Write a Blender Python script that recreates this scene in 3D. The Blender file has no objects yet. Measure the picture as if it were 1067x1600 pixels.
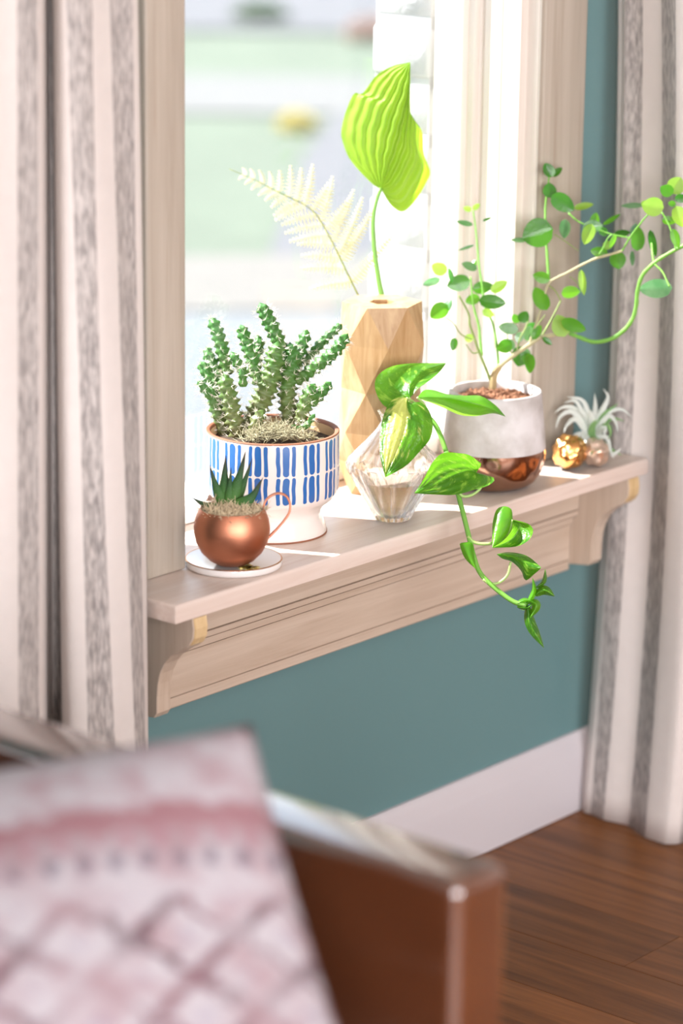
import bpy, bmesh, math, random
import numpy as np
from mathutils import Vector, Matrix, noise as mnoise

random.seed(7)
D = bpy.data
SC = bpy.context.scene
COL = SC.collection

# ------------------------------------------------------------------ camera
W, H = 1067, 1600
F, PIT, YAW, ROLL = 4670.0, 0.26384, 0.875, 0.01339
S = 1.15                      # survey units -> metres
OFF = np.array([0.0, -0.046 * S, 0.468 * S])   # wall face at y = 0, floor at z = 0
ZS = 0.468 * S                # top of the window sill
fw = np.array([math.cos(PIT) * math.sin(YAW), math.cos(PIT) * math.cos(YAW), -math.sin(PIT)])
_r0 = np.array([math.cos(YAW), -math.sin(YAW), 0.0])
_u0 = np.cross(_r0, fw)
RT = math.cos(ROLL) * _r0 + math.sin(ROLL) * _u0
UP = -math.sin(ROLL) * _r0 + math.cos(ROLL) * _u0
CAM = np.array([-2.1929, -1.9747, 0.8554]) * S + OFF

cd = D.cameras.new('camera')
cam = D.objects.new('camera', cd)
COL.objects.link(cam)
cd.sensor_fit = 'VERTICAL'
cd.sensor_height = 36.0
cd.sensor_width = 24.0
cd.lens = F / H * 36.0
cd.clip_start = 0.05
cd.clip_end = 200
M = Matrix((RT, UP, -fw)).transposed().to_4x4()
M.translation = Vector(CAM)
cam.matrix_world = M
cd.dof.use_dof = True
cd.dof.focus_distance = 3.63
cd.dof.aperture_fstop = 2.6
SC.camera = cam

# ------------------------------------------------------------------ light
SUN_DIR = np.array([-0.447, 0.894, 0.0])
SUN_DIR = SUN_DIR / np.linalg.norm(SUN_DIR)
SUN_EL = math.radians(47)
TO_SUN = Vector((SUN_DIR[0] * math.cos(SUN_EL), SUN_DIR[1] * math.cos(SUN_EL), math.sin(SUN_EL)))
wd = D.worlds.new('world')
SC.world = wd
wd.use_nodes = True
wn = wd.node_tree
wn.nodes.clear()
wo = wn.nodes.new('ShaderNodeOutputWorld')
wb = wn.nodes.new('ShaderNodeBackground')
# bright hazy daylight sky: whiter and brighter towards the horizon
tcw = wn.nodes.new('ShaderNodeTexCoord')
spw = wn.nodes.new('ShaderNodeSeparateXYZ')
wn.links.new(tcw.outputs['Generated'], spw.inputs[0])
rw = wn.nodes.new('ShaderNodeValToRGB')
rw.color_ramp.elements[0].position = 0.0; rw.color_ramp.elements[0].color = (0.93, 0.96, 1.0, 1)
rw.color_ramp.elements[1].position = 1.0; rw.color_ramp.elements[1].color = (0.28, 0.36, 0.50, 1)
e_ = rw.color_ramp.elements.new(0.5); e_.color = (0.55, 0.64, 0.78, 1)
wn.links.new(spw.outputs[2], rw.inputs[0])
wn.links.new(rw.outputs[0], wb.inputs[0])
wb.inputs[1].default_value = 2.1
wn.links.new(wb.outputs[0], wo.inputs[0])

sl = D.lights.new('sun', 'SUN')
sl.energy = 11.0
sl.angle = math.radians(0.9)
sl.color = (1.0, 0.965, 0.93)
so = D.objects.new('sun', sl)
COL.objects.link(so)
so.rotation_euler = TO_SUN.to_track_quat('Z', 'Y').to_euler()

def area(name, loc, target, sx, sy, energy, color):
    l = D.lights.new(name, 'AREA')
    l.shape = 'RECTANGLE'
    l.size, l.size_y, l.energy, l.color = sx, sy, energy, color
    o = D.objects.new(name, l)
    COL.objects.link(o)
    o.location = loc
    d = Vector(target) - Vector(loc)
    o.rotation_euler = d.to_track_quat('-Z', 'Y').to_euler()
    return o
# area lights added to fill the room; the walls behind them have no windows
area('rear_fill_light', (-1.3, -4.35, 1.35), (0.0, 0.0, 0.75), 2.6, 1.7, 96, (0.975, 0.965, 1.0))
area('left_fill_light', (-4.1, -3.4, 1.35), (0.7, -0.1, 0.8), 1.6, 1.6, 118, (0.98, 0.96, 1.0))

vs = SC.view_settings
SC.display_settings.display_device = 'sRGB'
vs.view_transform = 'Standard'
vs.look = 'None'
vs.gamma = 1.0
vs.use_curve_mapping = False
vs.exposure = 0.85
SC.cycles.use_denoising = True
SC.cycles.max_bounces = 12
SC.cycles.transmission_bounces = 10
SC.cycles.transparent_max_bounces = 24
SC.cycles.caustics_refractive = False
SC.cycles.caustics_reflective = False
SC.cycles.sample_clamp_indirect = 6.0

# ------------------------------------------------------------------ pixel rays -> points at real depths
def ray(px, py):
    return fw + RT * (px - W / 2) / F - UP * (py - H / 2) / F
def onx(px, py, X):
    d = ray(px, py); return CAM + d * (X - CAM[0]) / d[0]
def ony(px, py, Y):
    d = ray(px, py); return CAM + d * (Y - CAM[1]) / d[1]
def onz(px, py, Z):
    d = ray(px, py); return CAM + d * (Z - CAM[2]) / d[2]
def atk(px, py, k):
    return CAM + ray(px, py) * k
def depth(p):
    return float((np.asarray(p) - CAM) @ fw)
def uw(x, y, z):
    return np.array([x, y, z]) * S + OFF

# ------------------------------------------------------------------ materials
def new_mat(name):
    m = D.materials.new(name)
    m.use_nodes = True
    n = m.node_tree.nodes
    b = n['Principled BSDF']
    return m, n, m.node_tree.links, b

def simple(name, col, rough=0.5, metal=0.0, var=0.06, scale=30.0, bump=0.0, spec=0.5, bscale=None):
    m, n, l, b = new_mat(name)
    tc = n.new('ShaderNodeTexCoord')
    nz = n.new('ShaderNodeTexNoise'); nz.inputs['Scale'].default_value = scale; nz.inputs['Detail'].default_value = 4
    l.new(tc.outputs['Object'], nz.inputs['Vector'])
    mx = n.new('ShaderNodeMix'); mx.data_type = 'RGBA'
    mx.inputs[6].default_value = tuple(max(0, c * (1 - var)) for c in col) + (1,)
    mx.inputs[7].default_value = tuple(min(1, c * (1 + var)) for c in col) + (1,)
    l.new(nz.outputs['Fac'], mx.inputs[0])
    l.new(mx.outputs[2], b.inputs['Base Color'])
    b.inputs['Roughness'].default_value = rough
    b.inputs['Metallic'].default_value = metal
    b.inputs['Specular IOR Level'].default_value = spec
    if bump:
        nb = nz
        if bscale:
            nb = n.new('ShaderNodeTexNoise'); nb.inputs['Scale'].default_value = bscale; nb.inputs['Detail'].default_value = 5
            l.new(tc.outputs['Object'], nb.inputs['Vector'])
        bp = n.new('ShaderNodeBump'); bp.inputs['Strength'].default_value = bump; bp.inputs['Distance'].default_value = 0.003
        l.new(nb.outputs['Fac'], bp.inputs['Height']); l.new(bp.outputs[0], b.inputs['Normal'])
    return m

def wood(name, c1, c2, axis, rough=0.5, dark=None, across=70.0, along=3.0, streak=0.5, spec=0.4):
    """grain running along axis (0,1,2) in object space"""
    m, n, l, b = new_mat(name)
    tc = n.new('ShaderNodeTexCoord')
    mp = n.new('ShaderNodeMapping')
    sc = [across] * 3; sc[axis] = along
    mp.inputs['Scale'].default_value = sc
    oi = n.new('ShaderNodeObjectInfo')
    ad = n.new('ShaderNodeVectorMath'); ad.operation = 'ADD'
    cmb = n.new('ShaderNodeCombineXYZ')
    mm = n.new('ShaderNodeMath'); mm.operation = 'MULTIPLY'; mm.inputs[1].default_value = 37.0
    l.new(oi.outputs['Random'], mm.inputs[0])
    for k in range(3): l.new(mm.outputs[0], cmb.inputs[k])
    l.new(tc.outputs['Object'], mp.inputs['Vector'])
    l.new(mp.outputs[0], ad.inputs[0]); l.new(cmb.outputs[0], ad.inputs[1])
    nz = n.new('ShaderNodeTexNoise'); nz.inputs['Scale'].default_value = 1.0; nz.inputs['Detail'].default_value = 6; nz.inputs['Roughness'].default_value = 0.65
    nz.inputs['Distortion'].default_value = 0.6
    l.new(ad.outputs[0], nz.inputs['Vector'])
    cr = n.new('ShaderNodeValToRGB')
    cr.color_ramp.elements[0].position = 0.30; cr.color_ramp.elements[0].color = c1 + (1,)
    cr.color_ramp.elements[1].position = 0.68; cr.color_ramp.elements[1].color = c2 + (1,)
    l.new(nz.outputs['Fac'], cr.inputs[0])
    last = cr.outputs[0]
    if dark:
        mp2 = n.new('ShaderNodeMapping'); s2 = [across * 2.2] * 3; s2[axis] = along * 2.5
        mp2.inputs['Scale'].default_value = s2
        l.new(tc.outputs['Object'], mp2.inputs['Vector'])
        n2 = n.new('ShaderNodeTexNoise'); n2.inputs['Scale'].default_value = 1.0; n2.inputs['Detail'].default_value = 2
        l.new(mp2.outputs[0], n2.inputs['Vector'])
        r2 = n.new('ShaderNodeValToRGB'); r2.color_ramp.elements[0].position = 0.60; r2.color_ramp.elements[1].position = 0.78
        r2.color_ramp.elements[0].color = (0, 0, 0, 1); r2.color_ramp.elements[1].color = (streak,) * 3 + (1,)
        l.new(n2.outputs['Fac'], r2.inputs[0])
        mx = n.new('ShaderNodeMix'); mx.data_type = 'RGBA'
        l.new(r2.outputs[0], mx.inputs[0]); l.new(last, mx.inputs[6]); mx.inputs[7].default_value = dark + (1,)
        last = mx.outputs[2]
    l.new(last, b.inputs['Base Color'])
    b.inputs['Roughness'].default_value = rough
    b.inputs['Specular IOR Level'].default_value = spec
    bp = n.new('ShaderNodeBump'); bp.inputs['Strength'].default_value = 0.15; bp.inputs['Distance'].default_value = 0.001
    l.new(nz.outputs['Fac'], bp.inputs['Height']); l.new(bp.outputs[0], b.inputs['Normal'])
    return m

def leaf_mat(name, dark, light, trans, tfac=0.45, rough=0.4, veins=0.0, var_scale=18.0, yellow=None, ylo=0.5, yhi=0.62, half=None, spec=0.5, vein_n=9.0, bump=0.4):
    """thin leaf: glossy front + real light passing through; uv = (across 0..1, along 0..1)"""
    m, n, l, b = new_mat(name)
    uv = n.new('ShaderNodeUVMap')
    tc = n.new('ShaderNodeTexCoord')
    nz = n.new('ShaderNodeTexNoise'); nz.inputs['Scale'].default_value = var_scale; nz.inputs['Detail'].default_value = 4
    l.new(tc.outputs['Object'], nz.inputs['Vector'])
    mx = n.new('ShaderNodeMix'); mx.data_type = 'RGBA'
    mx.inputs[6].default_value = dark + (1,); mx.inputs[7].default_value = light + (1,)
    cr = n.new('ShaderNodeValToRGB'); cr.color_ramp.elements[0].position = 0.35; cr.color_ramp.elements[1].position = 0.65
    l.new(nz.outputs['Fac'], cr.inputs[0]); l.new(cr.outputs[0], mx.inputs[0])
    col = mx.outputs[2]
    tcol = None
    mask = None
    sep = n.new('ShaderNodeSeparateXYZ'); l.new(uv.outputs[0], sep.inputs[0])
    if yellow:
        # variegation: streaks that follow the side veins
        ab = n.new('ShaderNodeMath'); ab.operation = 'SUBTRACT'; ab.inputs[1].default_value = 0.5; l.new(sep.outputs[0], ab.inputs[0])
        ab2 = n.new('ShaderNodeMath'); ab2.operation = 'ABSOLUTE'; l.new(ab.outputs[0], ab2.inputs[0])
        s1 = n.new('ShaderNodeMath'); s1.operation = 'MULTIPLY_ADD'; s1.inputs[1].default_value = -0.9; l.new(ab2.outputs[0], s1.inputs[0]); l.new(sep.outputs[1], s1.inputs[2])
        cx = n.new('ShaderNodeCombineXYZ')
        s2 = n.new('ShaderNodeMath'); s2.operation = 'MULTIPLY'; s2.inputs[1].default_value = 9.0; l.new(s1.outputs[0], s2.inputs[0])
        s3 = n.new('ShaderNodeMath'); s3.operation = 'MULTIPLY'; s3.inputs[1].default_value = 4.0; l.new(sep.outputs[0], s3.inputs[0])
        l.new(s2.outputs[0], cx.inputs[0]); l.new(s3.outputs[0], cx.inputs[1])
        n2 = n.new('ShaderNodeTexNoise'); n2.inputs['Scale'].default_value = 1.0; n2.inputs['Detail'].default_value = 5; n2.inputs['Roughness'].default_value = 0.7
        l.new(cx.outputs[0], n2.inputs['Vector'])
        src = n2.outputs['Fac']
        if half is not None:   # more yellow on one half of the blade
            h1 = n.new('ShaderNodeMapRange'); h1.inputs['From Min'].default_value = 0.62; h1.inputs['From Max'].default_value = 0.40
            h1.inputs['To Min'].default_value = 0.0; h1.inputs['To Max'].default_value = half
            l.new(sep.outputs[0], h1.inputs['Value'])
            h2 = n.new('ShaderNodeMapRange'); h2.inputs['From Min'].default_value = 0.10; h2.inputs['From Max'].default_value = 0.25
            h2.inputs['To Min'].default_value = -0.35; h2.inputs['To Max'].default_value = 0.0
            l.new(sep.outputs[0], h2.inputs['Value'])
            h3 = n.new('ShaderNodeMapRange'); h3.inputs['From Min'].default_value = 0.95; h3.inputs['From Max'].default_value = 0.75
            h3.inputs['To Min'].default_value = -0.3; h3.inputs['To Max'].default_value = 0.0
            l.new(sep.outputs[1], h3.inputs['Value'])
            for hh in (h1, h2, h3):
                a2 = n.new('ShaderNodeMath'); a2.operation = 'ADD'; l.new(src, a2.inputs[0]); l.new(hh.outputs[0], a2.inputs[1]); src = a2.outputs[0]
        ym = n.new('ShaderNodeMapRange'); ym.inputs['From Min'].default_value = ylo; ym.inputs['From Max'].default_value = yhi
        l.new(src, ym.inputs['Value'])
        my = n.new('ShaderNodeMix'); my.data_type = 'RGBA'
        l.new(ym.outputs[0], my.inputs[0]); l.new(col, my.inputs[6]); my.inputs[7].default_value = yellow + (1,)
        col = my.outputs[2]; mask = ym.outputs[0]
    l.new(col, b.inputs['Base Color'])
    b.inputs['Roughness'].default_value = rough
    b.inputs['Specular IOR Level'].default_value = spec
    tr = n.new('ShaderNodeBsdfTranslucent')
    if mask is not None:
        mt = n.new('ShaderNodeMix'); mt.data_type = 'RGBA'
        l.new(mask, mt.inputs[0]); mt.inputs[6].default_value = trans + (1,); mt.inputs[7].default_value = tuple(min(1, c * 1.15) for c in yellow) + (1,)
        l.new(mt.outputs[2], tr.inputs[0])
    else:
        tr.inputs[0].default_value = trans + (1,)
    ms = n.new('ShaderNodeMixShader'); ms.inputs[0].default_value = tfac
    out = n['Material Output']
    l.new(b.outputs[0], ms.inputs[1]); l.new(tr.outputs[0], ms.inputs[2]); l.new(ms.outputs[0], out.inputs[0])
    if bump:
        wv = n.new('ShaderNodeTexNoise'); wv.inputs['Scale'].default_value = var_scale * 5
        l.new(tc.outputs['Object'], wv.inputs['Vector'])
        bp = n.new('ShaderNodeBump'); bp.inputs['Strength'].default_value = bump; bp.inputs['Distance'].default_value = 0.002
        l.new(wv.outputs['Fac'], bp.inputs['Height']); l.new(bp.outputs[0], b.inputs['Normal'])
    return m

MT = {}
MT['teal'] = simple('teal_wall_paint', (0.122, 0.235, 0.243), 0.55, var=0.03, scale=4, bump=0.04, bscale=250)
MT['room'] = simple('pale_room_paint', (0.70, 0.66, 0.62), 0.7, var=0.02, scale=3)
MT['base'] = simple('white_satin_paint', (0.60, 0.565, 0.59), 0.35, var=0.02, scale=5)
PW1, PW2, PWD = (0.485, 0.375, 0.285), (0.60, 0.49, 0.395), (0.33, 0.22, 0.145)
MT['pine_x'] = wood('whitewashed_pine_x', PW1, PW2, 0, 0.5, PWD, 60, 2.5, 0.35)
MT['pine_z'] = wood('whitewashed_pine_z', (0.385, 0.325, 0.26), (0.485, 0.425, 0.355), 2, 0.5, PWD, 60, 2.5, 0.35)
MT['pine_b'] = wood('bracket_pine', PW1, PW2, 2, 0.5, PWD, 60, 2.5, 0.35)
MT['sill'] = wood('pale_sill_wood', (0.635, 0.495, 0.42), (0.75, 0.645, 0.58), 0, 0.38, (0.50, 0.36, 0.29), 45, 2.0, 0.35, spec=0.5)
MT['pine_raw'] = wood('raw_yellow_pine', (0.56, 0.38, 0.18), (0.72, 0.54, 0.31), 2, 0.6, None, 90, 4.0)
MT['jamb'] = wood('pale_jamb_wood', (0.66, 0.59, 0.52), (0.74, 0.68, 0.62), 2, 0.45, None, 50, 2.0)
MT['rail'] = simple('white_sash_paint', (0.82, 0.80, 0.77), 0.4, var=0.02)
MT['brick'] = simple('white_painted_brick', (0.50, 0.50, 0.51), 0.8, var=0.12, scale=25, bump=0.6, bscale=90)
MT['mortar'] = simple('pale_mortar', (0.48, 0.48, 0.49), 0.9, var=0.08, scale=60)

# floor wood: per-plank tint
def floor_mat():
    m = wood('dark_floor_wood', (0.105, 0.036, 0.011), (0.26, 0.098, 0.030), 1, 0.40, (0.04, 0.014, 0.005), 38, 2.2, 0.5, spec=0.25)
    n, l = m.node_tree.nodes, m.node_tree.links
    b = n['Principled BSDF']
    src = b.inputs['Base Color'].links[0].from_socket
    oi = n.new('ShaderNodeObjectInfo')
    mr = n.new('ShaderNodeMapRange'); mr.inputs['To Min'].default_value = 0.75; mr.inputs['To Max'].default_value = 1.3
    l.new(oi.outputs['Random'], mr.inputs['Value'])
    vm = n.new('ShaderNodeVectorMath'); vm.operation = 'SCALE'
    l.new(src, vm.inputs[0]); l.new(mr.outputs[0], vm.inputs['Scale'])
    l.new(vm.outputs[0], b.inputs['Base Color'])
    return m
MT['floor'] = floor_mat()

def thin_glass(name, tint=(0.97, 0.985, 0.98), rough=0.0):
    m = D.materials.new(name); m.use_nodes = True
    n, l = m.node_tree.nodes, m.node_tree.links
    n.clear()
    out = n.new('ShaderNodeOutputMaterial')
    t = n.new('ShaderNodeBsdfTransparent'); t.inputs[0].default_value = tint + (1,)
    g = n.new('ShaderNodeBsdfGlossy'); g.inputs['Roughness'].default_value = rough
    ge = n.new('ShaderNodeNewGeometry')      # Schlick reflectance, the same from both sides of the sheet
    dt = n.new('ShaderNodeVectorMath'); dt.operation = 'DOT_PRODUCT'; l.new(ge.outputs['Normal'], dt.inputs[0]); l.new(ge.outputs['Incoming'], dt.inputs[1])
    def mth(op, a, c=None):
        q = n.new('ShaderNodeMath'); q.operation = op; l.new(a, q.inputs[0])
        if c is not None: q.inputs[1].default_value = c
        return q.outputs[0]
    x = mth('SUBTRACT', mth('ABSOLUTE', dt.outputs['Value']), 1.0)
    x = mth('POWER', mth('ABSOLUTE', x), 5.0)
    x = mth('ADD', mth('MULTIPLY', x, 0.96), 0.04)
    ms = n.new('ShaderNodeMixShader')
    l.new(x, ms.inputs[0]); l.new(t.outputs[0], ms.inputs[1]); l.new(g.outputs[0], ms.inputs[2])
    l.new(ms.outputs[0], out.inputs[0])
    return m
MT['pane'] = thin_glass('window_glass')

def vase_glass(name, ior=1.45, tfac=0.25, tint=(1, 1, 1)):
    m = D.materials.new(name); m.use_nodes = True
    n, l = m.node_tree.nodes, m.node_tree.links
    n.clear()
    out = n.new('ShaderNodeOutputMaterial')
    g = n.new('ShaderNodeBsdfGlass'); g.inputs['IOR'].default_value = ior; g.inputs['Roughness'].default_value = 0.02
    g.inputs[0].default_value = tint + (1,)
    t = n.new('ShaderNodeBsdfTransparent'); t.inputs[0].default_value = (0.97, 0.97, 0.97, 1)
    ms = n.new('ShaderNodeMixShader'); ms.inputs[0].default_value = tfac
    l.new(g.outputs[0], ms.inputs[1]); l.new(t.outputs[0], ms.inputs[2]); l.new(ms.outputs[0], out.inputs[0])
    return m
MT['vase_glass'] = vase_glass('clear_vase_glass')
MT['water'] = vase_glass('water', 1.33, 0.15)

# ------------------------------------------------------------------ object helpers
ROOTLOC = {}
def link(o, parent=None):
    COL.objects.link(o)
    if parent is not None:
        o.parent = parent
    return o
def props(o, label=None, cat=None, group=None, kind=None):
    if label: o['label'] = label
    if cat: o['category'] = cat
    if group: o['group'] = group
    if kind: o['kind'] = kind
    return o
def empty(name, loc, label=None, cat=None, group=None, kind=None):
    o = D.objects.new(name, None)
    o.empty_display_size = 0.05
    o.location = tuple(float(v) for v in loc)
    link(o)
    ROOTLOC[o.name] = np.array(loc, float)
    return props(o, label, cat, group, kind)
def origin_of(o):
    p = np.zeros(3)
    while o is not None:
        p = p + np.array(o.location); o = o.parent
    return p
def obj(name, verts, faces, mat, parent=None, smooth=True, uv=None, loc=None, mats=None, fmat=None, sharp=None):
    """verts in world coordinates; the object's origin is loc, or its parent's"""
    v = np.asarray(verts, float)
    if parent is not None:
        po = origin_of(parent)
    else:
        po = np.zeros(3)
    if loc is None:
        loc = po if parent is not None else v.mean(0)
    loc = np.asarray(loc, float)
    me = D.meshes.new(name)
    me.from_pydata([tuple(p) for p in (v - loc)], [], [tuple(f) for f in faces])
    for mm in (mats or [mat]): me.materials.append(mm)
    if fmat is not None: me.polygons.foreach_set('material_index', fmat)
    if uv is not None:
        ul = me.uv_layers.new(name='UVMap')
        li = np.zeros(len(me.loops), int); me.loops.foreach_get('vertex_index', li)
        ul.data.foreach_set('uv', np.asarray(uv, float)[li].ravel())
    if smooth:
        me.polygons.foreach_set('use_smooth', [True] * len(me.polygons))
        if sharp is not None:
            try: me.set_sharp_from_angle(angle=math.radians(sharp))
            except Exception: pass
    me.update()
    o = D.objects.new(name, me)
    o.location = tuple(loc - po)
    return link(o, parent)

def box_vf(x0, x1, y0, y1, z0, z1):
    v = [(x, y, z) for x in (x0, x1) for y in (y0, y1) for z in (z0, z1)]
    f = [(0, 1, 3, 2), (4, 6, 7, 5), (0, 4, 5, 1), (2, 3, 7, 6), (0, 2, 6, 4), (1, 5, 7, 3)]
    return v, f
def box(name, x0, x1, y0, y1, z0, z1, mat, parent=None, bev=0.0, seg=2, loc=None):
    if bev <= 0:
        v, f = box_vf(x0, x1, y0, y1, z0, z1)
        return obj(name, v, f, mat, parent, smooth=False, loc=loc)
    bm = bmesh.new()
    v, f = box_vf(x0, x1, y0, y1, z0, z1)
    bv = [bm.verts.new(p) for p in v]
    for q in f: bm.faces.new([bv[i] for i in q])
    bmesh.ops.recalc_face_normals(bm, faces=bm.faces)
    bmesh.ops.bevel(bm, geom=list(bm.edges), offset=bev, segments=seg, profile=0.5, affect='EDGES')
    bm.verts.index_update()
    vv = [tuple(x.co) for x in bm.verts]; ff = [[x.index for x in q.verts] for q in bm.faces]
    bm.free()
    return obj(name, vv, ff, mat, parent, smooth=True, loc=loc, sharp=50)
def extrude(name, prof, axis, a0, a1, mat, parent=None, smooth=False, loc=None, bev=0.0):
    """prof: closed polygon in the two other axes (in order); extruded along axis from a0 to a1"""
    oth = [i for i in range(3) if i != axis]
    n = len(prof); v = []
    for a in (a0, a1):
        for p in prof:
            q = [0, 0, 0]; q[axis] = a; q[oth[0]] = p[0]; q[oth[1]] = p[1]; v.append(q)
    f = [(i, (i + 1) % n, n + (i + 1) % n, n + i) for i in range(n)]
    f += [tuple(range(n))[::-1], tuple(range(n, 2 * n))]
    bm = bmesh.new()
    bv = [bm.verts.new(p) for p in v]
    for q in f: bm.faces.new([bv[i] for i in q])
    bmesh.ops.recalc_face_normals(bm, faces=bm.faces)
    if bev:
        es = [e for e in bm.edges if all(len(x.verts) for x in e.link_faces) and any(len(x.verts) > 4 for x in e.link_faces)]
        bmesh.ops.bevel(bm, geom=es, offset=bev, segments=2, profile=0.5, affect='EDGES')
    bm.verts.index_update()
    vv = [tuple(x.co) for x in bm.verts]; ff = [[x.index for x in q.verts] for q in bm.faces]
    bm.free()
    return obj(name, vv, ff, mat, parent, smooth=smooth, loc=loc, sharp=40)
def lathe_vf(c, prof, n=64, ang=None, rfun=None, closed_top=False):
    """prof: list of (r, z); c: world base point. returns verts, faces, uv"""
    v, f, uv = [], [], []
    m = len(prof)
    L = [0]
    for i in range(1, m): L.append(L[-1] + math.hypot(prof[i][0] - prof[i-1][0], prof[i][1] - prof[i-1][1]))
    for j in range(n + 1):
        a = 2 * math.pi * j / n + (ang or 0)
        for i, (r, z) in enumerate(prof):
            rr = r * (rfun(a, i, z) if rfun else 1.0)
            v.append((c[0] + rr * math.cos(a), c[1] + rr * math.sin(a), c[2] + z)); uv.append((j / n, L[i] / max(L[-1], 1e-9)))
    for j in range(n):
        for i in range(m - 1):
            f.append((j * m + i, (j + 1) * m + i, (j + 1) * m + i + 1, j * m + i + 1))
    return v, f, uv
def weld(o, d=1e-6):
    bm = bmesh.new(); bm.from_mesh(o.data)
    bmesh.ops.remove_doubles(bm, verts=bm.verts, dist=d)
    bmesh.ops.recalc_face_normals(bm, faces=bm.faces)
    bm.to_mesh(o.data); bm.free()
    return o
def lathe(name, c, prof, mat, parent=None, n=64, rfun=None, ang=None, sharp=45, loc=None):
    v, f, uv = lathe_vf(c, prof, n, ang, rfun)
    o = obj(name, v, f, mat, parent, True, uv, loc=loc)
    weld(o, 1e-5)
    try: o.data.set_sharp_from_angle(angle=math.radians(sharp))
    except Exception: pass
    return o
def resample(pts, n, smooth=True):
    P = np.asarray(pts, float)
    if len(P) == 1: return np.repeat(P, n, 0)
    if smooth and len(P) > 2:   # Catmull-Rom
        Q = np.vstack([2 * P[0] - P[1], P, 2 * P[-1] - P[-2]])
        out = []
        for i in range(1, len(Q) - 2):
            p0, p1, p2, p3 = Q[i-1], Q[i], Q[i+1], Q[i+2]
            for t in np.linspace(0, 1, 12, endpoint=False):
                out.append(0.5 * ((2*p1) + (-p0+p2)*t + (2*p0-5*p1+4*p2-p3)*t*t + (-p0+3*p1-3*p2+p3)*t**3))
        out.append(P[-1]); P = np.array(out)
    d = np.r_[0, np.cumsum(np.linalg.norm(np.diff(P, axis=0), axis=1))]
    t = np.linspace(0, d[-1], n)
    return np.stack([np.interp(t, d, P[:, k]) for k in range(P.shape[1])], 1)
def frames(P):
    T = np.gradient(P, axis=0); T /= np.linalg.norm(T, axis=1)[:, None] + 1e-12
    N = np.zeros_like(P)
    a = np.array([0, 0, 1.0]) if abs(T[0][2]) < 0.9 else np.array([1.0, 0, 0])
    N[0] = a - T[0] * (a @ T[0]); N[0] /= np.linalg.norm(N[0])
    for i in range(1, len(P)):
        q = N[i-1] - T[i] * (N[i-1] @ T[i]); N[i] = q / (np.linalg.norm(q) + 1e-12)
    return T, N, np.cross(T, N)
def tube_vf(P, R, n=8, cap=True, base=0):
    P = np.asarray(P, float); R = np.broadcast_to(np.asarray(R, float), (len(P),))
    T, N, B = frames(P)
    v, f, uv = [], [], []
    for i in range(len(P)):
        for j in range(n):
            a = 2 * math.pi * j / n
            v.append(P[i] + (N[i] * math.cos(a) + B[i] * math.sin(a)) * R[i]); uv.append((j / n, i / (len(P) - 1)))
    for i in range(len(P) - 1):
        for j in range(n):
            f.append((base + i*n + j, base + i*n + (j+1) % n, base + (i+1)*n + (j+1) % n, base + (i+1)*n + j))
    if cap:
        v.append(P[0]); v.append(P[-1]); uv += [(0.5, 0), (0.5, 1)]
        b0 = base + len(P) * n; b1 = b0 + 1; last = base + (len(P)-1)*n
        for j in range(n):
            f.append((b0, base + (j+1) % n, base + j)); f.append((b1, last + j, last + (j+1) % n))
    return v, f, uv
def tube(name, P, R, mat, parent=None, n=8, loc=None):
    v, f, uv = tube_vf(P, R, n)
    return obj(name, v, f, mat, parent, True, uv, loc=loc)
def pxpath(pts, k0, k1=None, n=24, kf=None):
    Q = resample(pts, n)
    k1 = k0 if k1 is None else k1
    out = []
    for i, (x, y) in enumerate(Q):
        t = i / (n - 1)
        k = k0 + (k1 - k0) * t + (kf(t) if kf else 0)
        out.append(atk(x, y, k))
    return np.array(out)
def pxleaf(name, mid, left, right, mat, parent, k0, k1, bow=0.0, nu=22, nv=9, ripple=0.0, rn=6.0, fold=0.0, kfun=None, wav=0.0, label=None):
    """leaf blade from its midrib and its two edges, base -> tip; bow/fold/ripple give it relief along the line of depth"""
    Mi, Le, Ri = resample(mid, nu), resample(left, nu), resample(right, nu)
    v, uv, f = [], [], []
    for i in range(nu):
        t = i / (nu - 1)
        for j in range(2 * nv + 1):
            s = j / nv - 1
            e = Le[i] if s < 0 else Ri[i]
            p = Mi[i] + (e - Mi[i]) * abs(s)
            k = k0 + (k1 - k0) * t + bow * s * s * math.sin(math.pi * min(1, t * 0.95 + 0.05)) + fold * abs(s)
            if kfun: k += kfun(t, s)
            if ripple: k += ripple * math.cos(rn * math.pi * s) * math.sin(math.pi * t) ** 0.5 * (1 - 0.4 * abs(s))
            if wav: k += wav * math.sin(9 * t + 2 * s) * abs(s)
            v.append(atk(p[0], p[1], k)); uv.append((j / (2 * nv), t))
    m = 2 * nv + 1
    for i in range(nu - 1):
        for j in range(m - 1):
            f.append((i*m + j, i*m + j + 1, (i+1)*m + j + 1, (i+1)*m + j))
    o = obj(name, v, f, mat, parent, True, uv)
    if label: o['label'] = label
    return o
def rot(v, ax, a):
    ax = ax / np.linalg.norm(ax)
    return v * math.cos(a) + np.cross(ax, v) * math.sin(a) + ax * (ax @ v) * (1 - math.cos(a))
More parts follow.
